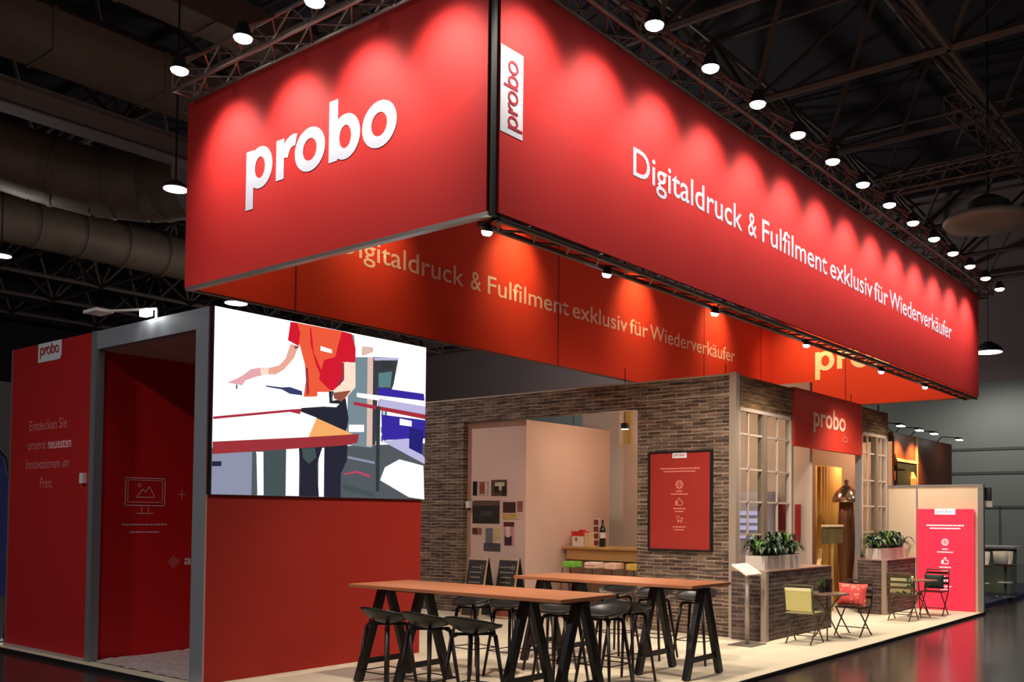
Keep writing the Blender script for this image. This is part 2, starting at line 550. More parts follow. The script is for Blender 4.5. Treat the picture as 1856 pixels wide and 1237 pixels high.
# far hall wall with panel joints
w = MB(); w.box(40, 40.3, -26, 60, -0.05, 7.2)
for z in (3.56, 4.52, 2.2):
    w.box(39.97, 40, -26, 60, z - 0.05, z + 0.05, 1)
for y in (-6, -1, 4, 7.2, 9.6, 14.5, 20, 25, 31, 37, 43):
    w.box(39.97, 40, y - 0.03, y + 0.03, -0.05, 2.2 if y > 7 and y < 10 else 7.2, 1)
structure(w, 'wall_far', [GREYWALL, mat('panel_joint', (82, 84, 80), 0.8)])
w = MB(); w.box(40, 40.3, -26, 60, 7.2, 15.3); structure(w, 'wall_upper', mat('hall_wall_upper', (128, 112, 112), 0.9))
w = MB(); w.box(-14, 60, 55, 55.3, -0.05, 8.6); structure(w, 'wall_left', mat('hall_wall_left', (140, 136, 132), 0.9))
w = MB(); w.box(-14, 60, 55, 55.3, 8.6, 15.3); structure(w, 'wall_left_upper', DARKCEIL)

# stand deck, 5 cm high
DX0, DX1, DY0 = 5.20, 18.62, 4.72
d = MB(); d.box(DX0, DX1, DY0, 13.6, -0.05, -0.004, 1); d.box(DX0 + 0.01, DX1 - 0.01, DY0 + 0.01, 13.59, -0.004, 0.0, 0)
structure(d, 'floor_stand', [mat('stand_carpet_cream', (222, 208, 184), 0.85, noise=0.12, nscale=2.2), mat('deck_edge', (22, 20, 20), 0.6)])
# oak inlay running between the screen wall and the bar
d = MB()
for i in range(9):
    y = 6.6 + i * 0.24
    d.box(8.4, 12.0, y + 0.003, y + 0.237, 0.0, 0.004)

# ------------------------------------------------------------------ space frame of the roof
sf = MB()
XS = [7.3 + 3.9 * i for i in range(-1, 9)]
YS = [5.45 + 4.25 * j for j in range(-2, 11)]
ZB0, ZT0 = 11.0, 13.8
for y in YS:
    sf.tube((XS[0], y, ZB0), (XS[-1], y, ZB0), 0.085, 6)
for x in XS:
    sf.tube((x, YS[0], ZB0), (x, YS[-1], ZB0), 0.085, 6)
for i, x in enumerate(XS[:-1]):
    sf.tube((x + 1.95, YS[0] + 2.1, ZT0), (x + 1.95, YS[-1] - 2.1, ZT0), 0.07, 5)
    for j, y in enumerate(YS[:-1]):
        c = (x + 1.95, y + 2.125, ZT0)
        for (a, b) in ((0, 0), (3.9, 0), (0, 4.25), (3.9, 4.25)):
            sf.tube((x + a, y + b, ZB0), c, 0.055, 5)
for y in YS[:-1]:
    sf.tube((XS[0] + 1.95, y + 2.125, ZT0), (XS[-1] - 1.95, y + 2.125, ZT0), 0.07, 5)
structure(sf, 'ceiling_space_frame', STEEL)

# ------------------------------------------------------------------ ventilation ducts (left)


def duct_round(pts, r, name, label, n=20, band=1.3):
    mb = MB()
    for a, b in zip(pts[:-1], pts[1:]):
        mb.tube(a, b, r, n)
        A, B = Vector(a), Vector(b)
        L = (B - A).length
        k = 0.4
        while k < L:
            c = A + (B - A) * (k / L); e = (B - A).normalized() * 0.05
            mb.tube(c - e, c + e, r + 0.03, n)
            k += band
    o = mb.build(name, DUCT, smooth=True)
    md = o.modifiers.new('split', 'EDGE_SPLIT'); md.split_angle = 0.8
    tag(o, label, 'air duct', 'ventilation ducts under the roof')
    return o


t = MB(); t.box(-6, 20, 17.75, 18.8, 10.0, 10.75)
for k in range(12):
    t.box(-5 + k * 2.1, -4.94 + k * 2.1, 17.72, 18.83, 9.97, 10.78)
tag(t.build('air_duct', DUCT), 'long square duct highest on the left, running behind the big red banner', 'air duct', 'ventilation ducts under the roof')
t = MB(); t.box(-6, 20, 19.25, 19.35, 9.3, 9.75); t.box(-6, 20, 19.05, 19.55, 9.27, 9.3); t.box(-6, 20, 19.05, 19.55, 9.75, 9.78)
structure(t, 'trim_12', STEEL)
duct_round([(4, 23.9, 10.05), (8.6, 23.9, 10.0), (9.8, 23.6, 9.8), (10.9, 23.0, 9.6), (11.8, 22.2, 9.55), (12.3, 21.2, 9.6)], 0.8, 'air_duct', 'fat curved duct elbow on the left above the round white ceiling lamp')
duct_round([(4, 29.4, 10.1), (20, 29.4, 10.1), (24, 30.5, 10.0)], 0.7, 'air_duct', 'lowest and farthest of the ducts at left, left of the round white ceiling lamp')

# square ceiling trunk over the left banner
t = MB(); t.box(-6, 13.5, 14.85, 15.6, 10.2, 10.8)
for k in range(14):
    t.box(-5 + k * 1.4, -4.93 + k * 1.4, 14.82, 15.63, 10.17, 10.83)
tag(t.build('cable_trunk', DUCT), 'square brownish duct above the left end of the lighting truss', 'air duct', 'ventilation ducts under the roof')

# ------------------------------------------------------------------ round hall pendants


def pendant(x, y, z, r, label, energy=E_HALL, lit=True, cable=2.5, col=(1, 0.96, 0.9), up=0.15):
    e = empty('hall_pendant_lamp', (x, y, z), label=label, cat='ceiling lamp', group='round hall lamps')
    mb = MB(); mb.lathe([(r, 0.0), (r * 1.04, 0.02), (r * 0.9, r * 0.35), (r * 0.3, r * 0.75), (r * 0.18, r * 0.8), (0.0, r * 0.8)], (x, y, z), 24)
    mb.build('lamp_shade', mat('pendant_shade', (60, 60, 66), 0.5), e, smooth=True)
    mb = MB(); mb.lathe([(0.0, -0.015), (r * 0.97, -0.012), (r * 0.97, 0.0)], (x, y, z), 24)
    mb.build('diffuser', emitmat('pendant_light', (250, 250, 255), 9) if lit else mat('unlit_disc', (120, 112, 108), 0.6), e)
    mb = MB(); mb.tube((x, y, z + r * 0.8), (x, y, 15.2), 0.015, 5); mb.build('cable', BLACK, e)
    if lit and energy:
        spot('bulb', (x, y, z - 0.1), (x, y, 0), energy, col, 160, 0.6, 0.2, e)
        point('added_glow', (x, y, z - r * 0.5 - 0.15), energy * up, col, 0.2, e)  # extra point light added to brighten the ducts and roof
    return e


pendant(8.22, 14.63, 7.0, 0.19, 'bright round white ceiling lamp hanging left of the big red banner', E_HALL)
pendant(16.27, 25.43, 8.0, 0.33, 'round white ceiling lamp seen just above the top left corner of the video screen', E_HALL)
pendant(9.85, 25.48, 8.0, 0.22, 'small round white ceiling lamp cut by the left edge of the photo', E_HALL)
pendant(37.0, 9.25, 7.9, 0.5, 'round white ceiling lamp just right of the far end of the red banner', E_HALL * 1.3, up=0.0)
# unseen fill lamps, added to brighten the stand and the hall walls
pendant(-2.5, 9.5, 8.0, 0.3, 'added fill lamp over the aisle left of the red wall, outside the photo', E_FILL * 1.6)
pendant(-3.0, 1.0, 8.5, 0.3, 'added fill lamp behind the camera, outside the photo', E_FILL)
pendant(9.0, -3.5, 8.5, 0.3, 'added fill lamp over the right aisle, nearer one, outside the photo', E_FILL * 0.7)
pendant(18.0, -3.0, 8.5, 0.3, 'added fill lamp over the right aisle, farther one, outside the photo', E_FILL * 0.6)
pendant(32.0, -1.0, 8.2, 0.4, 'added fill lamp near the grey far wall, outside the photo', E_FILL * 0.8, up=0.0)
pendant(31.0, 24.0, 8.2, 0.4, 'added fill lamp hidden behind the stand near the far wall', E_FILL * 2, up=1.5)
e = empty('ring_diffuser', (21.05, 5.26, 8.0), label='large unlit round ceiling ring with a dark centre, hanging at upper right', cat='ceiling ring')
mb = MB(); mb.lathe([(0.42, 0.0), (0.86, -0.05), (0.9, 0.02), (0.86, 0.10), (0.42, 0.12)], (21.05, 5.26, 8.0), 32)
mb.build('ring', mat('ring_grey', (150, 140, 132), 0.6), e, smooth=True)
mb = MB(); mb.lathe([(0.0, 0.02), (0.44, 0.02), (0.44, 0.4), (0.2, 0.55), (0.0, 0.55)], (21.05, 5.26, 8.0), 24)
mb.build('hub', mat('ring_hub', (48, 42, 42), 0.6), e)
mb = MB(); mb.tube((21.05, 5.26, 8.5), (21.05, 5.26, 15.2), 0.03, 6); mb.build('hanger', DARKSTEEL, e)


# ------------------------------------------------------------------ trusses
def box_truss(p0, p1, side, up, size, name, label, m=TRUSS, step=0.3, r=0.022, rl=0.011, flat=False, group=None, parent=None):
    """square (or flat ladder) truss between p0 and p1; side and up are unit vectors"""
    p0, p1, side, up = Vector(p0), Vector(p1), Vector(side), Vector(up)
    d = p1 - p0; L = d.length; d.normalize()
    mb = MB()
    offs = [Vector((0, 0, 0)), side * size] + ([] if flat else [up * size, side * size + up * size])
    for o in offs:
        mb.tube(p0 + o, p1 + o, r, 8)
    n = max(1, int(L / step))
    st = L / n
    faces = [(0, 1)] if flat else [(0, 1), (2, 3), (0, 2), (1, 3)]
    for (a, b) in faces:
        for k in range(n):
            A, B = (a, b) if k % 2 == 0 else (b, a)
            mb.tube(p0 + offs[A] + d * st * k, p0 + offs[B] + d * st * (k + 1), rl, 5, cap=False)
    for k in (0, n):
        for (a, b) in faces:
            mb.tube(p0 + offs[a] + d * st * k, p0 + offs[b] + d * st * k, rl, 5, cap=False)
    o = mb.build(name, m, parent, smooth=False)
    if parent is None:
        tag(o, label, 'truss', group)
    return o


BX0, BX1, BY0, BY1, ZB, ZT = 5.83, 20.83, 5.40, 10.14, 4.28, 6.41
box_truss((5.56, 10.0, 6.42), (5.56, 5.1, 6.42), (1, 0, 0), (0, 0, 1), 0.26, 'lighting_truss', 'aluminium lattice truss above the left red banner with the large name', group='trusses along the banner tops')
box_truss((5.9, 5.13, 6.42), (20.9, 5.13, 6.42), (0, 1, 0), (0, 0, 1), 0.26, 'lighting_truss', 'long aluminium lattice truss above the right red banner with the long slogan', m=TRUSSD, group='trusses along the banner tops')
box_truss((5.9, BY1 + 0.01, 6.43), (20.9, BY1 + 0.01, 6.43), (0, 1, 0), (0, 0, 1), 0.26, 'lighting_truss', 'lattice truss above the rear long banner, hidden behind the front banners', m=TRUSSD, group='trusses along the banner tops')
box_truss((20.9, 5.3, 6.42), (20.9, 10.1, 6.42), (1, 0, 0), (0, 0, 1), 0.26, 'lighting_truss', 'lattice truss above the far end banner', m=TRUSSD, group='trusses along the banner tops')
# flat frame under the banners
box_truss((5.95, 5.44, 4.24), (20.8, 5.44, 4.24), (0, 1, 0), (0, 0, 1), 0.22, 'ladder_truss', 'narrow grey ladder truss along the bottom edge of the right banner', m=TRUSSD, flat=True, step=0.24, r=0.028, rl=0.013)
mb = MB(); mb.bar((5.86, 5.45, 4.262), (5.86, 10.12, 4.262), 0.07, 0.035)
tag(mb.build('frame_rail', TRUSS), 'plain grey rail along the bottom edge of the left banner', 'frame rail', 'rails under the banners')
mb = MB(); mb.bar((5.9, BY1, 4.268), (20.8, BY1, 4.268), 0.05, 0.022)
tag(mb.build('frame_rail', TRUSSD), 'thin rail under the rear long banner above the video screen', 'frame rail', 'rails under the banners')
mb = MB(); mb.bar((BX1, 5.45, 4.268), (BX1, 10.1, 4.268), 0.05, 0.022)
tag(mb.build('frame_rail', TRUSSD), 'thin rail under the far orange-lit end banner', 'frame rail', 'rails under the banners')
mb = MB(); mb.box(5.855, 5.955, 5.425, 5.525, 4.25, 6.62)
tag(mb.build('corner_post', DARKSTEEL), 'dark vertical post in the open corner between the two front red banners', 'post')
# second hall truss at upper right
box_truss((20.8, 7.6, 9.0), (20.75, 4.6, 9.0), (0.9, 0, 0), (0, 0, 1), 0.32, 'lighting_truss', 'short horizontal truss hanging at upper right above the grey ceiling ring', m=TRUSSD, step=0.32, group='spare trusses at upper right')
box_truss((18.2, 5.0, 9.36), (26, 4.35, 9.36), (0, 1, 0), (0, 0, 1), 0.32, 'lighting_truss', 'truss running away along the right edge of the photo', m=TRUSSD, step=0.32, group='spare trusses at upper right')

# ------------------------------------------------------------------ the four banners
# left
b = MB(); b.box(BX0, BX0 + 0.03, BY0 + 0.07, BY1, ZB, ZT)
bl = b.build('hanging_banner', RED)
tag(bl, 'left hanging red banner with the large white name facing the hall aisle', 'banner', 'hanging red banners')
PL = Plane((BX0, 0, 0), (0, -1, 0))
wordmark(PL, -8.965, 5.15, 2.37, 0.42, WHITEINK, bl, wt=1.04)
# right
b = MB(); b.box(BX0 + 0.08, BX1, BY0, BY0 + 0.03, ZB, ZT)
br = b.build('hanging_banner', RED)
tag(br, 'long right hanging red banner with white slogan and an upright white name tag', 'banner', 'hanging red banners')
PR = Plane((0, BY0, 0), (1, 0, 0))
WORDS = (('Digitaldruck', 7.92, 10.28), ('&', 10.43, 10.66), ('Fulfilment', 10.81, 12.86), ('exklusiv', 12.97, 14.65), ('f\u00fcr', 14.73, 15.36), ('Wiederverk\u00e4ufer', 15.43, 18.90))
for w_, a_, b_ in WORDS:
    text('slogan_word', w_, PR, a_, 5.195, b_ - a_, 0.305, WHITEINK, br, bold=0.007)
tg = MB()
tagshape(tg, Plane((0, BY0, 0), (1, 0, 0)), 5.912, 6.205, 4.985, 5.735, 0.001, 0.004)
tgo = tg.build('name_tag', mat('tag_white', (225, 228, 235), 0.5), br)
PRT = Plane((6.135, BY0, 5.04), (0, 0, 1), (-1, 0, 0))   # reads upwards
wordmark(PRT, 0.0, 0.0, 0.60, 0.125, REDINK, tgo, lift=0.008, wt=0.75)
# far long
b = MB(); b.box(BX0 + 0.02, BX1, BY1 - 0.03, BY1, ZB, ZT)
bf = b.build('hanging_banner', REDIN)
tag(bf, 'rear long banner seen from inside, orange-lit with pink slogan', 'banner', 'hanging red banners')
PF = Plane((0, BY1 - 0.03, 0), (1, 0, 0))
INK2 = mat('inner_print', (226, 196, 190), 0.6)
for w_, a_, b_ in WORDS:
    text('slogan_word', w_, PF, a_ + 0.02, 5.175, b_ - a_, 0.30, INK2, bf, bold=0.004)
for x in (7.3, 12.6, 17.55, 20.2):
    s_ = MB(); s_.box(x - 0.012, x + 0.012, BY1 - 0.034, BY1 - 0.03, ZB, ZT); s_.build('seam', mat('seam_dark', (110, 18, 16), 0.8), bf)
# far end
b = MB(); b.box(BX1 - 0.03, BX1, BY0 + 0.03, BY1 - 0.03, ZB, ZT)
be = b.build('hanging_banner', REDIN)
tag(be, 'far end banner seen from inside with the partly hidden white name', 'banner', 'hanging red banners')
PE = Plane((BX1 - 0.03, 0, 0), (0, -1, 0))
wordmark(PE, -9.02, 5.13, 2.37, 0.43, mat('inner_name', (250, 215, 190), 0.6), be, wt=0.95)
s_ = MB(); s_.box(BX1 - 0.034, BX1 - 0.03, 8.28, 8.30, ZB, ZT); s_.build('seam', MATS['seam_dark'], be)


# ------------------------------------------------------------------ banner spot lamps
def banner_lamp(lx, ly, lz, out, aim, label, group, energy, color, angle=94, sc=1.0, lens=LENS, base=None):
    """flat round flood lamp on an arm; out = unit vector from the truss towards the lamp"""
    out = Vector(out)
    L = Vector((lx, ly, lz))
    e = empty('spot_lamp', L, label=label, cat='spot lamp', group=group)
    d = (Vector(aim) - L).normalized()
    h = (d * 0.35 + Vector((0, 0, -1)) + out * 0.25).normalized()
    mb = MB(); mb.tube(L - h * 0.17 * sc, L - h * 0.02, 0.045 * sc, 14, 0.095 * sc); mb.build('lamp_head', LAMPBODY, e, smooth=False)
    mb = MB(); mb.tube(L - h * 0.02, L + h * 0.0, 0.088 * sc, 14, 0.08 * sc); mb.tube(L, L + h * 0.018, 0.08 * sc, 14, 0.05 * sc); mb.build('lens', lens, e)
    mb = MB()
    b0 = Vector(base) if base else L - out * 0.4 + Vector((0, 0, 0.3))
    mb.path([b0, b0 + (L - b0) * 0.5 + Vector((0, 0, 0.06)), L - h * 0.14 * sc], 0.012, 6)
    mb.build('arm', TRUSSD, e)
    spot('lamp_light', L + h * 0.03, aim, energy, color, angle, 1.0, 0.12, e)
    return e


NTH = ['first', 'second', 'third', 'fourth', 'fifth', 'sixth', 'seventh', 'eighth', 'ninth', 'tenth', 'eleventh', 'twelfth', 'thirteenth', 'fourteenth']
for i in range(14):
    x = 6.27 + 1.05 * i
    if i == 0:
        lab = 'spot lamp over the name tag end of the right banner, above the photo edge'
    elif i == 13:
        lab = 'farthest spot lamp of the long row over the right banner'
    else:
        lab = NTH[i - 1] + ' visible spot lamp from the top in the long row over the right banner'
    banner_lamp(x, 4.76, 6.27, (0, -1, 0), (x, 5.40, 5.6), lab, 'spot lamps over the right banner', E_BANNER, COOL, base=(x, 5.13, 6.68))
for i, y in enumerate((9.23, 8.10, 7.0, 5.95)):
    lab = ['leftmost spot lamp at the end of the truss over the left banner', 'second spot lamp from the left over the left banner',
           'third spot lamp from the left over the left banner, at the photo edge', 'spot lamp over the left banner nearest the corner, above the photo edge'][i]
    banner_lamp(5.20, y, 6.28, (-1, 0, 0), (5.83, y, 5.6), lab, 'spot lamps over the left banner', E_BANNER * 1.1, COOL, base=(5.56, y, 6.68))
# warm lamps inside the box washing the rear banner
for i, x in enumerate((6.5, 8.4, 11.45, 14.95, 18.0)):  # leftmost lamp is added to brighten the banner's left part
    banner_lamp(x, BY1 - 0.75, 6.55, (0, -1, 0), (x, BY1, 5.7), 'warm spot lamp inside the banner box aimed at the rear banner, ' + NTH[i] + ' from the left', 'warm lamps inside the banner box',
                E_INNER, (1, 0.70, 0.30), 84, lens=LENSW, base=(x, BY1 + 0.06, 6.6))
for i, y in enumerate((9.0, 6.6)):
    banner_lamp(BX1 - 1.3, y, 6.6, (-1, 0, 0), (BX1, y, 5.0), ['warm spot lamp aimed at the far end banner, on its left half', 'warm spot lamp aimed at the far end banner, on its right half'][i], 'warm lamps inside the banner box',
                E_INNER * 1.5, (1, 0.74, 0.30), 110, lens=LENSW, base=(BX1 + 0.05, y, 6.7))
# downlights on the lower frame, lighting the stand
dl = [((5.98, 5.60, 4.15), (7.6, 6.6, 0), 'double spot lamp at the lower corner where the two front banners meet'),
      ((7.75, 5.60, 4.15), (9.6, 7.4, 0), 'spot lamp on the ladder truss under the slogan banner, nearest the corner'),
      ((10.0, 5.62, 4.15), (11.6, 7.0, 0.6), 'second spot lamp along the ladder truss under the slogan banner'),
      ((12.6, 5.60, 4.15), (13.2, 5.4, 0), 'third spot lamp along the ladder truss, over the bistro chairs'),
      ((15.6, 5.60, 4.15), (16.4, 5.4, 0), 'fourth spot lamp along the ladder truss, over the far bistro chairs'),
      ((17.9, 5.60, 4.15), (17.9, 5.2, 0), 'last spot lamp along the ladder truss, by the far poster wall')]
for L, A, lab in dl:
    banner_lamp(*L, (0, 1, 0), A, lab, 'lamps under the lower frame', E_STAND, (1, 0.87, 0.68), 125, lens=LENS, sc=0.55, base=(L[0], 5.62, 4.24))

# ------------------------------------------------------------------ screen wall block (left)
EX, EY, FX, ZL = 5.33, 8.80, 8.26, 3.81
PYL, PYR, RYE = 11.27, 11.09, 13.345
POST = mat('block_frame_grey', (148, 152, 162), 0.5, 0.2, noise=0.03)
w = MB()
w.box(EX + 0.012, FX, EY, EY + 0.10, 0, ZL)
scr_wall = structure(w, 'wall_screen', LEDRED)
# edge post and header of the portal
t = MB(); t.box(EX, EX + 0.10, EY + 0.004, EY + 0.235, 0, ZL); structure(t, 'trim_1', POST)
t = MB(); t.box(EX - 0.004, EX + 0.012, EY - 0.012, EY + 0.004, 0, 1.9); structure(t, 'trim_2', mat('edge_strip', (176, 140, 132), 0.5))
t = MB(); t.box(EX, EX + 0.10, EY + 0.235, PYR, 3.60, ZL); structure(t, 'trim_3', POST)
t = MB(); t.box(EX - 0.02, EX + 0.08, PYR, PYR + 0.11, 0, ZL); structure(t, 'trim_4', ALU)
t = MB(); t.box(EX, EX + 0.02, PYR + 0.11, PYL - 0.01, 0, ZL); 
c = MB(); c.box(EX + 0.10, FX, EY + 0.10, PYR + 0.09, 3.60, 3.72); structure(c, 'ceiling_portal', mat('portal_ceiling_lit', (190, 158, 146), 0.8, noise=0.15, nscale=3))  # raised base colour stands in for light under the portal
iw = MB(); iw.box(EX + 0.06, 8.24, PYR + 0.09, PYR + 0.19, 0, ZL)
inner_wall = structure(iw, 'wall_portal', mat('portal_wall_lit_red', (222, 30, 34), 0.5, spec=0.3))  # brighter red base stands in for light entering the portal
rw = MB(); rw.box(EX, EX + 0.10, PYR + 0.11, RYE, 0, ZL)
red_wall = structure(rw, 'wall_aisle', WALLRED)
t = MB(); t.box(EX - 0.006, EX + 0.1, RYE, RYE + 0.025, 0, ZL); structure(t, 'trim_5', ALU)
t = MB(); t.box(EX - 0.03, EX, PYR + 0.11, RYE, 0.0, 0.03); structure(t, 'baseboard_aisle', mat('base_strip', (170, 150, 146), 0.6))
bw = MB(); bw.box(8.14, 8.24, EY + 0.1, PYR + 0.09, 0, ZL); structure(bw, 'wall_portal_end', WALLRED)

PA = Plane((EX, 0, 0), (0, -1, 0))
# print on the aisle wall
tg = MB(); tagshape(tg, PA, -12.615, -11.985, 3.575, ZL, 0.07, 0.004)
tgo = tg.build('name_tag', mat('tag_white', (225, 228, 235), 0.5), red_wall)
wordmark(PA, -12.55, 3.66, 0.50, 0.095, REDINK, tgo, lift=0.009, wt=0.75)
FA = mat('aisle_print', (226, 130, 134), 0.6)
for s_, z_, w_ in (('Entdecken Sie', 2.73, 1.0), ('neuesten', 2.49, 0.60), ('unsere', 2.49, 0.50), ('Innovationen im', 2.25, 1.14), ('Print.', 2.01, 0.33)):
    if s_ == 'neuesten':
        text('slogan_lettering', s_, PA, -12.28, z_, w_, 0.13, mat('aisle_print_bold', (250, 190, 192), 0.6), red_wall, bold=0.015)
    elif s_ == 'unsere':
        text('slogan_lettering', s_, PA, -12.84, z_, w_, 0.13, FA, red_wall)
    else:
        text('slogan_lettering', s_, PA, -12.30, z_, w_, 0.13, FA, red_wall, align='C')
k = MB(); k.box(EX - 0.045, EX, 11.29, 11.37, 2.05, 2.17)
tag(k.build('wall_switch', CERAM), 'small white box fixed at the right edge of the left red wall', 'switch')

# monitor icon and text on the portal wall
PI_ = Plane((0, PYR + 0.09, 0), (1, 0, 0))
ic = MB()


def outline(mb, pl, pts, w, lift=0.004, mi=0, closed=True):
    n = len(pts)
    for i in range(n if closed else n - 1):
        a, b = Vector(pts[i] + (0,)), Vector(pts[(i + 1) % n] + (0,))
        d = (b - a).normalized() if (b - a).length > 0 else Vector((1, 0, 0))
        s = Vector((-d.y, d.x, 0)) * w / 2
        a2, b2 = a - d * w / 2, b + d * w / 2
        mb.flat(pl, [((a2 - s).x, (a2 - s).y), ((b2 - s).x, (b2 - s).y), ((b2 + s).x, (b2 + s).y), ((a2 + s).x, (a2 + s).y)], lift, mi)


def rect(x0, x1, y0, y1):
    return [(x0, y0), (x1, y0), (x1, y1), (x0, y1)]


outline(ic, PI_, rect(5.735, 6.225, 1.80, 2.13), 0.012)
outline(ic, PI_, rect(5.765, 6.195, 1.84, 2.105), 0.008)
outline(ic, PI_, [(5.87, 1.90), (5.95, 2.0), (5.98, 1.96), (6.03, 2.03), (6.10, 1.90)], 0.010)
ring(ic, PI_, 5.905, 2.045, (0.022, 0.022), (0.014, 0.014), n=12)
outline(ic, PI_, [(5.945, 1.80), (5.935, 1.71)], 0.008, closed=False)
outline(ic, PI_, [(6.015, 1.80), (6.025, 1.71)], 0.008, closed=False)
outline(ic, PI_, [(5.88, 1.705), (6.08, 1.705)], 0.010, closed=False)
outline(ic, PI_, [(6.40, 1.945), (6.50, 1.945)], 0.008, closed=False)
outline(ic, PI_, [(6.45, 1.895), (6.45, 1.995)], 0.008, closed=False)
marks(ic, PI_, 5.98, 1.56, 0.56, 0.018, 3); marks(ic, PI_, 5.98, 1.47, 0.36, 0.018, 4)
ic.build('monitor_icon', mat('portal_print', (250, 200, 200), 0.6), inner_wall)
ic = MB()
for k_, (x_, h_) in enumerate(((6.30, 0.05), (6.325, 0.10), (6.35, 0.16), (6.375, 0.12), (6.40, 0.07), (6.425, 0.03))):
    outline(ic, PI_, [(x_, 1.11 - h_ / 2), (x_, 1.11 + h_ / 2)], 0.006, closed=False)
ic.build('wave_icon', mat('portal_print', (250, 200, 200), 0.6), inner_wall)
text('wave_lettering', 'ac', PI_, 6.50, 1.07, 0.20, 0.12, mat('portal_print_bold', (255, 235, 235), 0.6), inner_wall, bold=0.02)

# plastic film on the portal floor
fl = MB()
NX, NY = 46, 30
rnd = random.Random(3)
X0, X1, Y0, Y1 = EX + 0.02, 8.1, EY + 0.26, PYR + 0.06
hs = [[0.006 + 0.02 * abs(math.sin(i * 0.9 + math.sin(j * 0.7) * 2) * math.cos(j * 0.8 + i * 0.23)) * rnd.uniform(0.4, 1) for j in range(NY + 1)] for i in range(NX + 1)]
for i in range(NX):
    for j in range(NY):
        P = []
        for (a, b2) in ((i, j), (i + 1, j), (i + 1, j + 1), (i, j + 1)):
            P.append((X0 + (X1 - X0) * a / NX, Y0 + (Y1 - Y0) * b2 / NY, hs[a][b2]))
        fl.quadset(P, [(0, 1, 2, 3)])
tag(fl.build('protective_film', mat('plastic_film', (214, 208, 206), 0.3, noise=0.06), smooth=False), 'crumpled white protective film covering the floor inside the portal', 'plastic film')

# video screen: one flat lit picture
PS = Plane((EX + 0.03, EY, 1.905), (1, 0, 0))
SW, SH = FX - EX - 0.03, ZL - 1.905
se = empty('video_screen', ((EX + FX) / 2, EY, 1.905), label='large lit video screen showing a worker in a red shirt at a cutting table', cat='screen')
f = MB(); f.box(EX + 0.02, FX, EY - 0.05, EY, 1.90, ZL); f.build('housing', BLACK, se)
SC = {'white': (255, 255, 255), 'floor_grey': (84, 90, 96), 'shelfbg': (120, 140, 150), 'beige': (226, 190, 176), 'darkshelf': (60, 62, 66), 'teal': (92, 130, 134),
      'blue': (58, 44, 160), 'lilac': (190, 186, 226), 'tablered': (172, 48, 66), 'darkblue': (40, 36, 120), 'darkpost': (52, 58, 60), 'lilacgrey': (142, 146, 170), 'darknavy': (40, 40, 60),
      'slate': (70, 84, 86), 'navy': (40, 40, 54), 'orange': (248, 176, 104), 'tabledark': (158, 52, 58), 'gunblue': (58, 62, 110), 'shirt': (240, 92, 60), 'shirtred': (214, 28, 48),
      'skin': (238, 170, 150), 'pink': (232, 170, 176), 'skinlight': (255, 226, 204), 'skinbrown': (150, 84, 66), 'pinkline': (190, 70, 96)}
keys = list(SC)
SM = [emitmat('screen_' + k_, SC[k_], 1.25 if k_ == 'white' else 1.0) for k_ in keys]
pic = MB(); pic.flat(PS, rect(0, SW, 0, SH), 0.052, keys.index('white'))
for n_, (k_, pts) in enumerate(SCREEN_POLYS):
    pts = [(u * SW, v * SH) for u, v in pts]
    pic.flat(PS, pts, 0.0524 + 0.0002 * n_, keys.index(k_))
# bookshelf grid in the picture
for u_ in range(5):
    for v_ in range(8):
        if (u_ * 3 + v_) % 3:
            x_, y_ = (0.70 + u_ * 0.018) * SW, (0.30 + v_ * 0.055) * SH
            pic.flat(PS, rect(x_, x_ + 0.04, y_, y_ + 0.07), 0.0528, keys.index(('slate', 'lilacgrey', 'teal')[(u_ + v_) % 3]))
pic.build('picture', SM, se)

# lamp on a bent arm on top of the header
la = empty('arm_lamp', (EX + 0.05, 9.91, ZL), label='small flat white lamp on a bent arm standing on the grey portal header', cat='lamp')
mb = MB(); mb.path([(EX + 0.05, 9.91, ZL), (EX + 0.05, 9.91, 3.93), (EX - 0.10, 10.75, 3.98)], 0.014, 6); mb.build('arm', CERAM, la)
mb = MB(); mb.box(EX - 0.22, EX - 0.02, 10.70, 11.0, 3.965, 4.0); mb.build('lamp_head', CERAM, la)
mb = MB(); mb.box(EX - 0.10, EX - 0.03, 9.84, 9.98, 3.83, 3.90); mb.build('lens', LENS, la)
spot('lamp_light', (EX - 0.14, 9.9, 3.98), (EX, 9.88, 3.68), 9, (0.9, 1, 1), 110, 0.8, 0.03, la)

# ------------------------------------------------------------------ brick front
QX, QY, HB = 12.13, 6.47, 3.775
OP0, OP1, OZ = 8.15, 11.87, 3.36
w = MB()
w.box(QX, QX + 0.12, QY + 0.07, OP0, 0, HB); w.box(QX, QX + 0.12, OP1, 13.3, 0, HB)
w.box(QX, QX + 0.12, OP0, OP1, OZ, HB)
structure(w, 'wall_brick_front', BRICK)
t = MB(); t.box(QX - 0.004, QX + 0.01, QY + 0.1, 13.3, HB - 0.015, HB + 0.01); structure(t, 'trim_6', mat('top_rail', (170, 150, 130), 0.5))
t = MB(); t.box(QX - 0.004, QX, QY + 0.1, OP0, 3.475, 3.49); structure(t, 'trim_7', mat('top_rail', (170, 150, 130), 0.5))
t = MB(); t.box(QX - 0.02, QX + 0.09, QY - 0.02, QY + 0.09, 0, HB + 0.02); structure(t, 'trim_8', mat('corner_profile', (166, 150, 138), 0.5, 0.2))
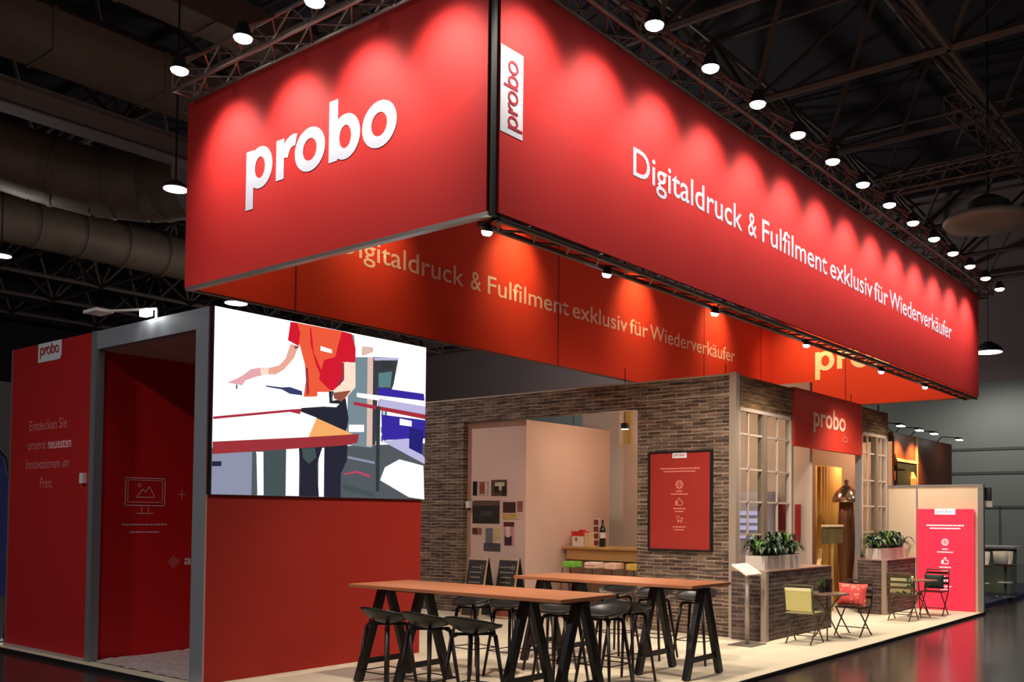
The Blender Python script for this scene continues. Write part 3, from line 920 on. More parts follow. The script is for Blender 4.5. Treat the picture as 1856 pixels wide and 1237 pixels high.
# side run: brick band, windows, doorway sign, brick band
w = MB(); w.box(QX + 0.09, 14.04, QY, QY + 0.10, 3.31, HB); w.box(16.97, 18.4, QY, QY + 0.10, 3.31, HB)
structure(w, 'wall_brick_side', brickmat('brick_print_brown', (84, 58, 36), (112, 84, 54), (124, 100, 74)))
t = MB(); t.box(14.0, 14.07, QY, QY + 0.1, 0, 3.31); t.box(16.94, 17.01, QY, QY + 0.1, 0, 3.31); t.box(18.33, 18.4, QY, QY + 0.1, 0, 3.31)
structure(t, 'trim_9', ALU)

GLASS = bpy.data.materials.new('window_glass'); GLASS.use_nodes = True
g = GLASS.node_tree; g.nodes.clear()
gt = g.nodes.new('ShaderNodeBsdfTransparent'); gt.inputs[0].default_value = (0.93, 0.95, 0.95, 1)
gg = g.nodes.new('ShaderNodeBsdfGlossy'); gg.inputs['Roughness'].default_value = 0.03
gm = g.nodes.new('ShaderNodeMixShader'); gm.inputs[0].default_value = 0.09
go = g.nodes.new('ShaderNodeOutputMaterial')
g.links.new(gt.outputs[0], gm.inputs[1]); g.links.new(gg.outputs[0], gm.inputs[2]); g.links.new(gm.outputs[0], go.inputs[0])

WFR = mat('window_frame_paint', (196, 178, 164), 0.5)
WFD = mat('window_mullion', (128, 112, 96), 0.5)


def side_window(n, x0, x1, z0, z1, mull, bars):
    f = MB()
    f.box(x0, x1, QY - 0.01, QY + 0.07, z1 - 0.05, z1)
    f.box(x0, x1, QY - 0.01, QY + 0.07, z0, z0 + 0.05)
    f.box(x0, x0 + 0.04, QY - 0.01, QY + 0.07, z0, z1); f.box(x1 - 0.04, x1, QY - 0.01, QY + 0.07, z0, z1)
    wn = structure(f, 'window_%d' % n, WFR)
    m2 = MB()
    for x in mull:
        m2.box(x - 0.06, x + 0.06, QY - 0.02, QY + 0.08, z0 + 0.05, z1 - 0.05)
    m2.build('mullion', WFD, wn)
    m3 = MB()
    for x in bars:
        m3.box(x - 0.014, x + 0.014, QY + 0.01, QY + 0.04, z0 + 0.05, z1 - 0.05)
    for z in (2.93, 2.42, 1.94, 1.46):
        m3.box(x0 + 0.04, x1 - 0.04, QY + 0.01, QY + 0.04, z - 0.014, z + 0.014)
    m3.build('glazing_bar', WFR, wn)
    g_ = MB(); g_.box(x0 + 0.04, x1 - 0.04, QY + 0.022, QY + 0.028, z0 + 0.05, z1 - 0.05)
    g_.build('pane', GLASS, wn)
    return wn


side_window(1, 12.22, 14.0, 1.0, 3.31, (13.05,), (12.56, 13.53))
side_window(2, 17.01, 18.33, 1.0, 3.31, (17.75,), (17.36, 18.05))

# name sign over the doorway
sg = MB(); sg.box(14.05, 16.96, QY - 0.03, QY + 0.05, 2.865, 3.80)
so = sg.build('doorway_sign', mat('sign_red', (192, 48, 30), 0.6, noise=0.03))
tag(so, 'square red sign with a white name hanging over the doorway between two brick bands', 'sign')
PSG = Plane((0, QY - 0.03, 0), (1, 0, 0))
SGI = mat('sign_print', (232, 186, 164), 0.6)
text('name_lettering', 'probo', PSG, 14.78, 3.245, 1.38, 0.34, SGI, so, bold=0.018)
ic = MB(); ring(ic, PSG, 16.14, 3.10, (0.13, 0.055), (0.09, 0.03), n=18, lift=0.004)
outline(ic, PSG, [(16.05, 3.17), (16.10, 3.23), (16.14, 3.17)], 0.02, closed=False)
ic.build('small_emblem', mat('sign_faint', (206, 100, 88), 0.6), so)

# ------------------------------------------------------------------ interior walls behind the openings
w = MB(); w.box(12.26, 12.34, 10.51, OP1 + 0.05, 0, 3.345); ph_wall = structure(w, 'wall_photo', PINKWALL)
w = MB(); w.box(12.34, 14.70, 10.51, 10.59, 0, 3.345); structure(w, 'wall_bar', PINKWALL)
w = MB(); w.box(15.0, 15.1, 6.60, 11.4, 0, 4.0); structure(w, 'wall_inner_back', mat('interior_wall_grey', (206, 186, 172), 0.85, noise=0.02))
t = MB()
t.box(14.93, 15.0, 10.38, 10.46, 3.1, 4.0); t.box(14.93, 15.0, 10.24, 10.29, 3.1, 4.0, 1)
structure(t, 'trim_10', [mat('strip_cream', (232, 206, 176), 0.6), mat('strip_yellow', (190, 150, 60), 0.6)])
w = MB(); w.box(19.4, 19.5, 6.74, 12.0, 0, 3.3); structure(w, 'wall_cafe_back', mat('interior_wall_warm', (196, 160, 134), 0.85))
w = MB(); w.box(15.1, 19.4, 9.4, 9.5, 0, 3.3); structure(w, 'wall_cafe_side', mat('interior_wall_warm', (196, 160, 134), 0.85))
# warm ceiling lamps inside
for (x, y, e_) in ((13.3, 9.2, 36), (13.9, 7.6, 40), (16.8, 7.9, 42), (18.6, 7.3, 32)):
    le = empty('ceiling_downlight', (x, y, 3.2), label={13.3: 'warm downlight over the oak bar counter', 13.9: 'warm downlight in the room behind the paned side window', 16.8: 'warm downlight inside the doorway under the red sign', 18.6: 'warm downlight behind the far paned window'}[x], cat='downlight', group='downlights inside the stand')
    mb = MB(); mb.tube((x, y, 3.2), (x, y, 3.3), 0.07, 14); mb.build('housing', LAMPBODY, le)
    mb = MB(); mb.tube((x, y, 3.195), (x, y, 3.2), 0.06, 14); mb.build('lens', LENSW, le)
    mb = MB(); mb.tube((x, y, 3.3), (x, y, 4.24), 0.008, 6); mb.build('cable', BLACK, le)
    point('lamp_light', (x, y, 3.08), e_, (1, 0.72, 0.48), 0.08, le)

# photographs stuck on the wall
PP = Plane((12.26, 0, 0), (0, -1, 0))
PHOTOS = [
    (-11.74, -11.38, 2.06, 2.31, [(0, 0, .3, 1, (40, 30, 30)), (.3, 0, 1, 1, (198, 176, 170)), (.45, .1, .8, .95, (150, 82, 64))], 'small top left photo, dark with a brown figure'),
    (-11.30, -10.94, 2.05, 2.33, [(0, 0, 1, 1, (92, 66, 48)), (.25, .35, .85, .85, (196, 184, 160)), (.2, .2, .5, .6, (40, 34, 34)), (.7, 0, 1, .6, (46, 36, 32))], 'second small top photo, brown with a pale middle'),
    (-11.74, -11.10, 1.57, 1.97, [(0, 0, 1, 1, (52, 46, 44)), (0, .78, 1, 1, (96, 74, 66)), (.3, .3, .7, .55, (74, 66, 62))], 'largest photo, a wide dark grey one at left'),
    (-11.02, -10.57, 1.65, 1.96, [(0, 0, 1, 1, (206, 176, 164)), (0, .35, .65, .95, (74, 46, 40)), (0, 0, .7, .3, (190, 154, 92)), (.72, .4, 1, 1, (140, 88, 84))], 'photo right of the large dark one, brown above yellow'),
    (-11.74, -11.52, 1.37, 1.49, [(0, 0, 1, 1, (150, 96, 86)), (0, .1, .55, 1, (80, 50, 46))], 'tiny brownish photo under the large dark one'),
    (-11.46, -11.07, 1.09, 1.49, [(0, 0, 1, 1, (198, 180, 168)), (.1, .2, .55, 1, (112, 108, 112)), (.6, .45, .95, 1, (200, 172, 120)), (0, 0, 1, .35, (84, 74, 80))], 'tall greyish photo at bottom middle'),
    (-11.00, -10.76, 1.20, 1.60, [(0, 0, 1, 1, (190, 140, 136)), (0, .8, 1, 1, (88, 44, 44)), (.1, 0, .8, .4, (66, 40, 56)), (.25, .35, .6, .8, (226, 190, 184))], 'narrow photo at bottom right with a dark red top'),
]
for i, (x0, x1, z0, z1, parts, lab) in enumerate(PHOTOS):
    mb = MB(); mb.flat(PP, rect(x0, x1, z0, z1), 0.006, 0, th=0.005)
    ms = [mat('photo_base_%d' % i, parts[0][4], 0.4, noise=0.5, nscale=9)]
    for q, (a0, b0, a1, b1, c_) in enumerate(parts):
        ms.append(mat('photo_%d_%d' % (i, q), c_, 0.4, noise=0.45, nscale=11))
        mb.flat(PP, rect(x0 + a0 * (x1 - x0), x0 + a1 * (x1 - x0), z0 + b0 * (z1 - z0), z0 + b1 * (z1 - z0)), 0.0065 + 0.0005 * q, q + 1)
    tag(mb.build('wall_photograph', ms), lab + ' on the pale wall', 'photo', 'photos on the interior wall')
# door furniture at the wall's left edge
mb = MB(); mb.box(12.18, 12.25, 11.76, 11.84, 1.84, 1.96); mb.box(12.2, 12.25, 11.78, 11.80, 1.80, 1.84, 1)
tag(mb.build('wall_switch', [CERAM, BLACK]), 'small white box on the left edge of the photo wall beside the large dark photo', 'switch')

# framed red poster on the brick front


def poster(pl, x0, x1, z0, z1, name, label, base, ink, frame, lit=False, d=0.04, tagm=None):
    e = empty(name, pl.at((x0 + x1) / 2, z0), label=label, cat='poster', group='red posters with the same icons')
    W, Hh = x1 - x0, z1 - z0
    mb = MB(); mb.flat(pl, rect(x0, x1, z0, z1), d, 0, th=d); mb.build('panel', base, e)
    if frame:
        mb = MB()
        for r_ in (rect(x0 - .03, x0, z0 - .03, z1 + .03), rect(x1, x1 + .03, z0 - .03, z1 + .03), rect(x0, x1, z0 - .03, z0), rect(x0, x1, z1, z1 + .03)):
            mb.flat(pl, r_, d + 0.012, 0, th=d + 0.012)
        mb.build('frame', frame, e)
    mb = MB()
    cx = (x0 + x1) / 2
    marks(mb, pl, cx - .0 * W, z0 + .83 * Hh, .66 * W, .013 * Hh, 11, lift=d + .003)
    marks(mb, pl, cx, z0 + .80 * Hh, .54 * W, .013 * Hh, 12, lift=d + .003)
    # globe
    R = .062 * W
    ring(mb, pl, cx, z0 + .67 * Hh, (R, R), (R * .82, R * .82), n=20, lift=d + .003)
    ring(mb, pl, cx, z0 + .67 * Hh, (R * .5, R), (R * .36, R * .86), n=16, lift=d + .0034)
    outline(mb, pl, [(cx - R, z0 + .67 * Hh), (cx + R, z0 + .67 * Hh)], .008, d + .0036, closed=False)
    outline(mb, pl, [(cx - R * .8, z0 + .67 * Hh + R * .5), (cx + R * .8, z0 + .67 * Hh + R * .5)], .006, d + .0036, closed=False)
    outline(mb, pl, [(cx - R * .8, z0 + .67 * Hh - R * .5), (cx + R * .8, z0 + .67 * Hh - R * .5)], .006, d + .0036, closed=False)
    marks(mb, pl, cx, z0 + .595 * Hh, .10 * W, .012 * Hh, 13, lift=d + .003)
    marks(mb, pl, cx, z0 + .565 * Hh, .28 * W, .012 * Hh, 14, lift=d + .003)
    # thumb up
    y = z0 + .455 * Hh
    mb.flat(pl, rect(cx - R * 1.05, cx - R * .65, y, y + R * 1.1), d + .003)
    outline(mb, pl, [(cx - R * .5, y), (cx + R * .75, y), (cx + R * .9, y + R * 1.0), (cx + R * .2, y + R * 1.05), (cx + R * .15, y + R * 1.8), (cx - R * .15, y + R * 1.75), (cx - R * .5, y + R * .9)], .012, d + .003)
    marks(mb, pl, cx, z0 + .415 * Hh, .20 * W, .012 * Hh, 15, lift=d + .003)
    marks(mb, pl, cx, z0 + .385 * Hh, .14 * W, .012 * Hh, 16, lift=d + .003)
    # delivery cart
    y = z0 + .28 * Hh
    outline(mb, pl, [(cx - R * .7, y + R * 1.3), (cx - R * .4, y + R * .4), (cx + R * .7, y + R * .4), (cx + R * .95, y + R), (cx + R * .1, y + R * .95), (cx - R * .1, y + R * 1.5)], .011, d + .003)
    ring(mb, pl, cx - R * .3, y + R * .1, (R * .25, R * .25), (R * .12, R * .12), n=12, lift=d + .003)
    ring(mb, pl, cx + R * .6, y + R * .1, (R * .25, R * .25), (R * .12, R * .12), n=12, lift=d + .003)
    marks(mb, pl, cx, z0 + .225 * Hh, .22 * W, .012 * Hh, 17, lift=d + .003)
    marks(mb, pl, cx, z0 + .195 * Hh, .16 * W, .012 * Hh, 18, lift=d + .003)
    mb.build('print', ink, e)
    tw = .235 * W if frame else .36 * W
    mb = MB(); mb.flat(pl, rect(cx - tw / 2, cx + tw / 2, z1 - .055 * Hh, z1 + .004), d + .006, 0, th=.01)
    t_ = mb.build('name_tag', tagm or mat('tag_white', (225, 228, 235), 0.5), e)
    wordmark(pl, cx - tw * .38, z1 - .036 * Hh, tw * .76, .018 * Hh, REDINK, t_, lift=d + .009, wt=.7)
    return e


poster(Plane((QX, 0, 0), (0, -1, 0)), -7.89, -6.855, 1.235, 2.665, 'framed_poster', 'red poster in a thin black frame hanging on the brick wall',
       mat('poster_red', (160, 42, 34), 0.5), mat('poster_ink', (226, 140, 124), 0.5), BLACK)

# ------------------------------------------------------------------ end wall with lit poster
EWX = 18.42
w = MB(); w.box(EWX, EWX + 0.06, 4.72, 6.47, 0, 2.33); ew = structure(w, 'wall_end', mat('end_wall_paint', (232, 205, 178), 0.8))
t = MB(); t.box(EWX - 0.02, EWX + 0.08, 4.70, 4.80, 0, 2.36); t.box(EWX - 0.012, EWX + 0.07, 4.72, 6.6, 2.33, 2.36); t.box(EWX - 0.01, EWX, 5.90, 5.93, 0, 2.33)
structure(t, 'trim_11', ALU)
poster(Plane((EWX - 0.014, 0, 0), (0, -1, 0)), -5.90, -4.86, 0.012, 1.90, 'lightbox_poster', 'tall bright pink-red lit poster on the far end wall',
       mat('lightbox_red', (245, 46, 74), 0.5, emit=0.62), mat('lightbox_ink', (255, 220, 225), 0.5, emit=0.8), None, tagm=mat('lightbox_tag', (250, 240, 245), 0.5, emit=0.9))

# ------------------------------------------------------------------ low brick planter walls
def low_wall(n, x0, x1, y0, label):
    w = MB(); w.box(x0, x1, y0, QY - 0.02, 0, 0.955)
    o = structure(w, 'wall_low_%s' % n, BRICKD)
    t = MB(); t.box(x0 - 0.03, x0 + 0.05, y0 - 0.03, y0 + 0.05, 0, 0.97); t.build('corner_profile', mat('corner_profile', (166, 150, 138), 0.5, 0.2), o)
    t = MB(); t.box(x0, x1, y0 - 0.01, QY - 0.02, 0.955, 0.972); t.build('coping', mat('coping', (150, 112, 98), 0.6), o)
    return o


low_wall('near', 11.99, 14.30, 5.93, '')
low_wall('far', 16.75, 18.40, 5.95, '')


def planter(x0, x1, y0, y1, z, seed, label, tint):
    e = empty('planter', ((x0 + x1) / 2, (y0 + y1) / 2, z), label=label, cat='plant', group='planters on the low brick walls')
    mb = MB(); mb.box(x0, x1, y0, y1, z, z + 0.20); mb.build('trough', mat('planter_white', (214, 204, 196), 0.5), e)
    mb = MB(); mb.box(x0 + .02, x1 - .02, y0 + .02, y1 - .02, z + 0.20, z + 0.206); mb.build('soil', mat('soil', (40, 30, 24), 0.9), e)
    rnd = random.Random(seed)
    lf = [MB(), MB()]
    for i in range(230):
        cx = rnd.uniform(x0 + .06, x1 - .06); cy = rnd.uniform(y0 + .05, y1 - .05)
        base = Vector((cx, cy, z + 0.19))
        a = rnd.uniform(0, 2 * PI)
        out = rnd.uniform(0.16, 0.36); up = rnd.uniform(0.10, 0.24) if rnd.random() > .08 else rnd.uniform(.28, .36)
        dirv = Vector((math.cos(a), math.sin(a) * 0.8, 0))
        side = Vector((-dirv.y, dirv.x, 0)); wd = rnd.uniform(0.022, 0.042)
        pts = []
        K = 6
        for k in range(K + 1):
            t = k / K
            p = base + dirv * out * (t ** 1.1) + Vector((0, 0, up * math.sin(t * PI * 0.92)))
            p.y = min(p.y, 6.42)
            wv = wd * math.sin(PI * min(1, 0.12 + t * 0.88)) if k < K else 0.001
            pts.append((p - side * wv, p + Vector((0, 0, -wv * 0.35)), p + side * wv))
        m_ = lf[0] if rnd.random() < 0.72 else lf[1]
        vs = [q for tr in pts for q in tr]
        fs = []
        for k in range(K):
            fs += [(3 * k, 3 * k + 1, 3 * k + 4, 3 * k + 3), (3 * k + 1, 3 * k + 2, 3 * k + 5, 3 * k + 4)]
        m_.quadset(vs, fs)
    vs = lf[0].v; 
    allm = MB(); allm.v = list(lf[0].v); allm.f = list(lf[0].f); allm.m = [0] * len(lf[0].f)
    allm.quadset(lf[1].v, lf[1].f, 1)
    allm.build('foliage', [mat('leaf_dark', (30, 52, 26), 0.4, noise=0.3, nscale=8), mat('leaf_mid', (72, 104, 44), 0.42, noise=0.3, nscale=8)], e, smooth=True)
    return e


planter(12.20, 13.42, 6.04, 6.34, 0.972, 5, 'white trough of glossy leaves on the nearer low brick wall', 0)
planter(16.86, 18.20, 6.06, 6.34, 0.972, 8, 'white trough of leaves on the farther low brick wall, left of the lit poster', 0)

# ------------------------------------------------------------------ trestle tables


def trestle_table(x0, x1, y0, y1, h, ays, label):
    cx, cy = (x0 + x1) / 2, (y0 + y1) / 2
    e = empty('trestle_table', (cx, cy, 0), label=label, cat='table', group='high trestle tables')
    mb = MB(); mb.box(x0, x1, y0, y1, h - 0.035, h); mb.build('tabletop', TABLEWOOD, e, bevel=0.004)
    for (a, b) in ((ays[0], ays[1]), (ays[2], ays[3])):
        mb = MB(); mb.box(cx - 0.05, cx + 0.05, min(a, b) - 0.05, max(a, b) + 0.05, h - 0.085, h - 0.036)
        mb.build('trestle_beam', BLACKWOOD, e, bevel=0.004)
    for y in ays:
        for s in (-1, 1):
            mb = MB(); mb.bar((cx + s * 0.355, y, 0.0), (cx + s * 0.045, y, h - 0.055), 0.09, 0.06, up=(0, 1, 0))
            o = mb.build('leg', BLACKWOOD, e, bevel=0.004)
        zc = 0.20
        xx = 0.355 - 0.31 * zc / (h - .055)
        mb = MB(); mb.box(cx - xx, cx + xx, y - 0.016, y + 0.016, zc - 0.028, zc + 0.028); mb.build('crossbar', BLACKWOOD, e, bevel=0.003)
    return e


trestle_table(6.38, 7.20, 5.06, 7.86, 1.0, (5.17, 5.77, 7.17, 7.75), 'nearer of the two long high trestle tables, by the red screen wall')
trestle_table(8.56, 9.40, 5.06, 7.52, 1.0, (5.17, 5.77, 6.85, 7.4), 'farther of the two long high trestle tables, in front of the framed brick-wall poster')


# ------------------------------------------------------------------ black bar stools
def make_stool():
    e = empty('bar_stool', (0, 0, 0))
    mb = MB()
    NR, NA = 9, 32
    top = []

    def sh(r, a):
        x = 0.258 * r * math.cos(a); y = 0.228 * r * math.sin(a)
        back = max(0.0, -math.sin(a)) ** 1.2
        z = 0.745 + 0.03 * r * r + back * 0.10 * r ** 3.5 + abs(math.cos(a)) ** 3 * 0.03 * r ** 3 - 0.02 * max(0, math.sin(a)) * r ** 4
        y -= back * 0.02 * r ** 4
        return x, y, z
    vs, fs = [sh(0, 0)], []
    for i in range(1, NR + 1):
        for j in range(NA):
            vs.append(sh(i / NR, 2 * PI * j / NA))
    T = len(vs)
    for i, v in enumerate(list(vs)):
        rr = 0 if i == 0 else (1 + (i - 1) // NA) / NR
        vs.append((v[0] * (1 - 0.03 * rr), v[1] * (1 - 0.03 * rr), v[2] - 0.018 - 0.022 * (1 - rr)))

    def idx(i, j, o=0):
        return o + (0 if i == 0 else 1 + (i - 1) * NA + j % NA)
    for j in range(NA):
        fs.append((idx(0, 0), idx(1, j), idx(1, j + 1)))
        fs.append((idx(0, 0, T), idx(1, j + 1, T), idx(1, j, T)))
        for i in range(1, NR):
            fs.append((idx(i, j), idx(i + 1, j), idx(i + 1, j + 1), idx(i, j + 1)))
            fs.append((idx(i, j, T), idx(i, j + 1, T), idx(i + 1, j + 1, T), idx(i + 1, j, T)))
        fs.append((idx(NR, j), idx(NR, j, T), idx(NR, j + 1, T), idx(NR, j + 1)))
    mb.quadset(vs, fs)
    mb.build('seat', BLACK, e, smooth=True)
    fr = MB()
    for s in (-1, 1):
        fr.bar((s * 0.13, 0.12, 0.705), (-s * 0.13, -0.12, 0.705), 0.03, 0.024)
    fr.build('under_frame', LEGWOOD, e)
    for sx in (-1, 1):
        for sy in (-1, 1):
            lg = MB()
            lg.tube((sx * 0.105, sy * 0.095, 0.705), (sx * 0.135, sy * 0.125, 0.685), 0.019, 8)
            lg.tube((sx * 0.135, sy * 0.125, 0.69), (sx * 0.215, sy * 0.205, 0.0), 0.019, 8, 0.014)
            lg.build('leg', LEGWOOD, e, smooth=True)
    ft = MB()
    z = 0.27; k = 0.215 - (0.215 - 0.135) * z / 0.69 ; k2 = 0.205 - 0.08 * z / 0.69
    P = [(-k, -k2, z), (k, -k2, z), (k, k2, z), (-k, k2, z)]
    for i in range(4):
        a, b = P[i], P[(i + 1) % 4]
        ft.tube(a, b, 0.006, 6)
    ft.build('footrest', WIREBLACK, e)
    return e


proto = make_stool()
STOOLS = [  # x, y, rotation (0 = back towards -Y), label
    (5.98, 6.80, -PI / 2, 'front-row stool of the nearer table, leftmost, beside the red screen wall'),
    (5.96, 6.22, -PI / 2, 'front-row stool of the nearer table, middle one'),
    (5.94, 5.66, -PI / 2 + .1, 'front-row stool of the nearer table, rightmost and nearest the camera'),
    (7.66, 7.30, PI / 2 - .15, 'back-row stool of the nearer table, leftmost, before the chalkboards'),
    (7.72, 6.80, PI / 2, 'back-row stool of the nearer table, second from the left'),
    (7.62, 6.05, PI / 2 + .1, 'back-row stool of the nearer table, third, half behind table legs'),
    (7.62, 5.50, PI / 2, 'back-row stool of the nearer table, rightmost, under its corner'),
    (8.20, 5.62, -PI / 2, 'front-row stool of the farther table, dark back towards the camera'),
    (8.28, 6.72, -PI / 2, 'front-row stool of the farther table, hidden behind the nearer table'),
    (9.82, 6.90, PI / 2 - .1, 'back-row stool of the farther table, leftmost, before the oak bar'),
    (9.78, 6.32, PI / 2, 'back-row stool of the farther table, middle, before the brick wall'),
    (9.80, 5.74, PI / 2 + .1, 'back-row stool of the farther table, rightmost, between trestle legs'),
]
for i, (x, y, rz, lab) in enumerate(STOOLS):
    o = proto if i == 0 else copy_tree(proto)
    o.location = (x, y, 0); o.rotation_euler = (0, 0, rz)
    tag(o, 'black ' + lab, 'stool', 'black bar stools at the high tables')

# ------------------------------------------------------------------ interior: bar, coloured stools, boards
e = empty('bar_counter', (13.55, 9.4, 0), label='oak bar counter inside the opening, in front of the pale wall', cat='counter')
mb = MB(); mb.box(13.18, 13.95, 8.2, 10.46, 1.14, 1.18); mb.build('counter_top', OAK, e, bevel=0.004)
mb = MB(); mb.box(13.26, 13.9, 8.25, 10.40, 0.95, 1.14); mb.build('apron', OAK, e)
mb = MB(); mb.box(13.34, 13.9, 8.3, 10.36, 0.0, 0.95); mb.build('front_panel', mat('counter_front', (120, 100, 84), 0.7, noise=0.2), e)
for i, (y, c, lab, kind) in enumerate(((9.88, (120, 190, 60), 'green-topped bar stool at the left end of the oak bar', 'g'), (9.42, (240, 200, 186), 'pale pink striped bar stool at the oak bar', 's'),
                                        (9.02, (236, 186, 160), 'pink patterned bar stool at the oak bar', 'p'), (8.58, (232, 190, 84), 'yellow-topped bar stool at the oak bar beside the brick pier', 'y'))):
    b = empty('box_stool', (12.75, y, 0), label=lab, cat='stool', group='coloured bar stools')
    mb = MB(); mb.box(12.63, 12.87, y - 0.125, y + 0.125, 0.85, 0.95); mb.build('seat_pad', mat('pad_' + kind, c, 0.7, noise=0.25, nscale=14), b, bevel=0.02)
    if kind == 's':
        mb = MB(); mb.box(12.626, 12.632, y - 0.115, y + 0.115, 0.885, 0.905); mb.build('stripe', mat('pad_stripe', (206, 130, 112), 0.7), b)
    for sx in (-1, 1):
        for sy in (-1, 1):
            mb = MB(); mb.tube((12.75 + sx * .11, y + sy * .12, .84), (12.75 + sx * .16, y + sy * .16, 0), .013, 6); mb.build('leg', mat('stool_leg_brown', (120, 60, 40), 0.5), b)
    mb = MB(); mb.path([(12.62, y - .14, .3), (12.88, y - .14, .3), (12.88, y + .14, .3), (12.62, y + .14, .3), (12.62, y - .14, .3)], .008, 5); mb.build('footrest', WIREBLACK, b)
# things on the bar
e = empty('display_box', (13.5, 10.2, 1.18), label='small white house-like box with a red top at the left end of the oak bar', cat='box')
mb = MB(); mb.box(13.36, 13.56, 10.14, 10.36, 1.18, 1.36); mb.build('box', mat('box_white', (235, 226, 214), 0.6), e)
mb = MB(); mb.box(13.35, 13.57, 10.13, 10.37, 1.36, 1.44); mb.box(13.40, 13.50, 10.16, 10.24, 1.44, 1.47); mb.build('lid', mat('box_red', (206, 44, 38), 0.5), e)
mb = MB(); mb.box(13.352, 13.36, 10.25, 10.29, 1.27, 1.33); mb.build('label_patch', mat('box_dot', (150, 80, 70), 0.5), e)
mb = MB(); mb.box(13.40, 13.62, 9.93, 10.12, 1.18, 1.42)
tag(mb.build('paper_bag', mat('box_cream', (226, 196, 150), 0.7, noise=0.3, nscale=16)), 'cream patterned box between the red-topped box and the tall menu', 'box')
e = empty('menu_stand', (13.45, 9.87, 1.18), label='narrow tall brown printed board standing on the oak bar, left of the bottle', cat='menu')
mb = MB(); mb.box(13.43, 13.45, 9.83, 9.94, 1.18, 1.67); mb.build('board', mat('menu_pale', (214, 190, 176), 0.6), e)
mb = MB()
for k in range(4):
    mb.box(13.426, 13.43, 9.835, 9.935, 1.20 + k * .12, 1.29 + k * .12)
mb.build('printed_panel', mat('menu_brown', (120, 52, 50), 0.6, noise=0.4, nscale=20), e)
e = empty('wine_bottle', (13.45, 9.76, 1.18), label='dark bottle with a white label on the oak bar', cat='bottle')
mb = MB(); mb.lathe([(0.052, 0), (0.055, 0.02), (0.055, 0.28), (0.045, 0.33), (0.02, 0.39), (0.017, 0.46), (0.019, 0.47), (0.0, 0.47)], (13.45, 9.76, 1.18), 20); mb.build('glass', mat('bottle_dark', (34, 40, 24), 0.15), e, smooth=True)
mb = MB(); mb.lathe([(0.0562, 0.15), (0.0562, 0.25)], (13.45, 9.76, 1.18), 20); mb.build('paper_label', mat('label_white', (220, 206, 200), 0.6), e)


def chalkboard(x, y, lab, sc=1.0, red=False):
    e = empty('chalkboard', (x, y, 0), label=lab, cat='chalkboard', group='chalkboards by the photo wall')
    w_, h_ = 0.46 * sc, 1.0 * sc
    for nm, s in (('front_board', -1), ('rear_board', 1)):
        mb = MB()
        x0 = x + s * 0.22; x1 = x + s * 0.02
        vs = [(x0, y - w_ / 2, 0.02), (x0, y + w_ / 2, 0.02), (x1, y + w_ / 2 * .92, h_), (x1, y - w_ / 2 * .92, h_)]
        t = 0.02
        vs2 = [(a + s * t * -1 * (1 if s < 0 else 1), b, c) for a, b, c in vs]
        mb.quadset(vs + vs2, [(0, 1, 2, 3), (7, 6, 5, 4), (0, 4, 5, 1), (1, 5, 6, 2), (2, 6, 7, 3), (3, 7, 4, 0)])
        o = mb.build(nm, mat('board_frame', (190, 160, 130), 0.6) if s < 0 else mat('board_back', (30, 26, 26), 0.7), e)
    pl = Plane((x - 0.225, y, 0.0), (0, -1, 0), Vector((0.20, 0, h_)))
    mb = MB(); mb.flat(pl, rect(-w_ / 2 + .03, w_ / 2 - .03, 0.05, h_ - 0.02), 0.004); mb.build('slate', mat('slate_black', (44, 38, 36), 0.7), e)
    mb = MB()
    for k in range(9):
        marks(mb, pl, 0.0, 0.17 + 0.085 * k * sc, w_ * random.uniform(.45, .75), 0.018, 30 + k, lift=0.008)
    ring(mb, pl, w_ * .27, h_ * .86, (.04, .04), (.03, .03), n=14, lift=.008)
    mb.build('chalk_writing', mat('chalk', (150, 138, 126), 0.8), e)
    if red:
        mb = MB(); mb.flat(pl, rect(-w_ / 2 + .03, w_ / 2 - .03, 0.05, .5), 0.006); mb.build('picture_panel', mat('board_picture', (128, 60, 48), 0.7, noise=0.5, nscale=12), e)
    return e


chalkboard(11.72, 11.06, 'chalkboard standing at the left of the two, in front of the pale photo wall')
chalkboard(12.0, 10.62, 'chalkboard standing at the right of the two, with a reddish lower picture', 1.0, True)

# ------------------------------------------------------------------ room behind side window and doorway
e = empty('glass_cabinet', (14.6, 7.55, 0), label='lit white display fridge behind the near paned window', cat='cabinet')
mb = MB(); mb.box(14.55, 14.95, 7.2, 8.3, 0.9, 2.15); mb.build('body', mat('cabinet_white', (214, 206, 220), 0.4), e)
mb = MB()
for z in (1.75, 1.62, 1.50, 1.36):
    mb.box(14.53, 14.55, 7.24, 8.26, z, z + 0.07)
mb.build('shelf_light', emitmat('cabinet_light', (226, 214, 250), 0.8), e)
mb = MB(); mb.box(14.50, 14.98, 7.15, 8.35, 0.0, 0.9); mb.build('base', mat('cabinet_base', (150, 124, 108), 0.6), e)
mb = MB(); mb.box(14.96, 15.0, 6.92, 7.32, 1.50, 1.94)
tag(mb.build('wall_picture', mat('red_picture', (168, 44, 40), 0.6, noise=0.4, nscale=10)), 'red patterned picture seen through the right half of the near paned window', 'picture')
mb = MB(); mb.box(14.96, 15.0, 6.76, 6.85, 1.30, 1.94)
tag(mb.build('roller_banner', mat('red_strip', (160, 30, 36), 0.6, noise=0.2)), 'narrow red hanging strip at the left side of the doorway', 'banner')
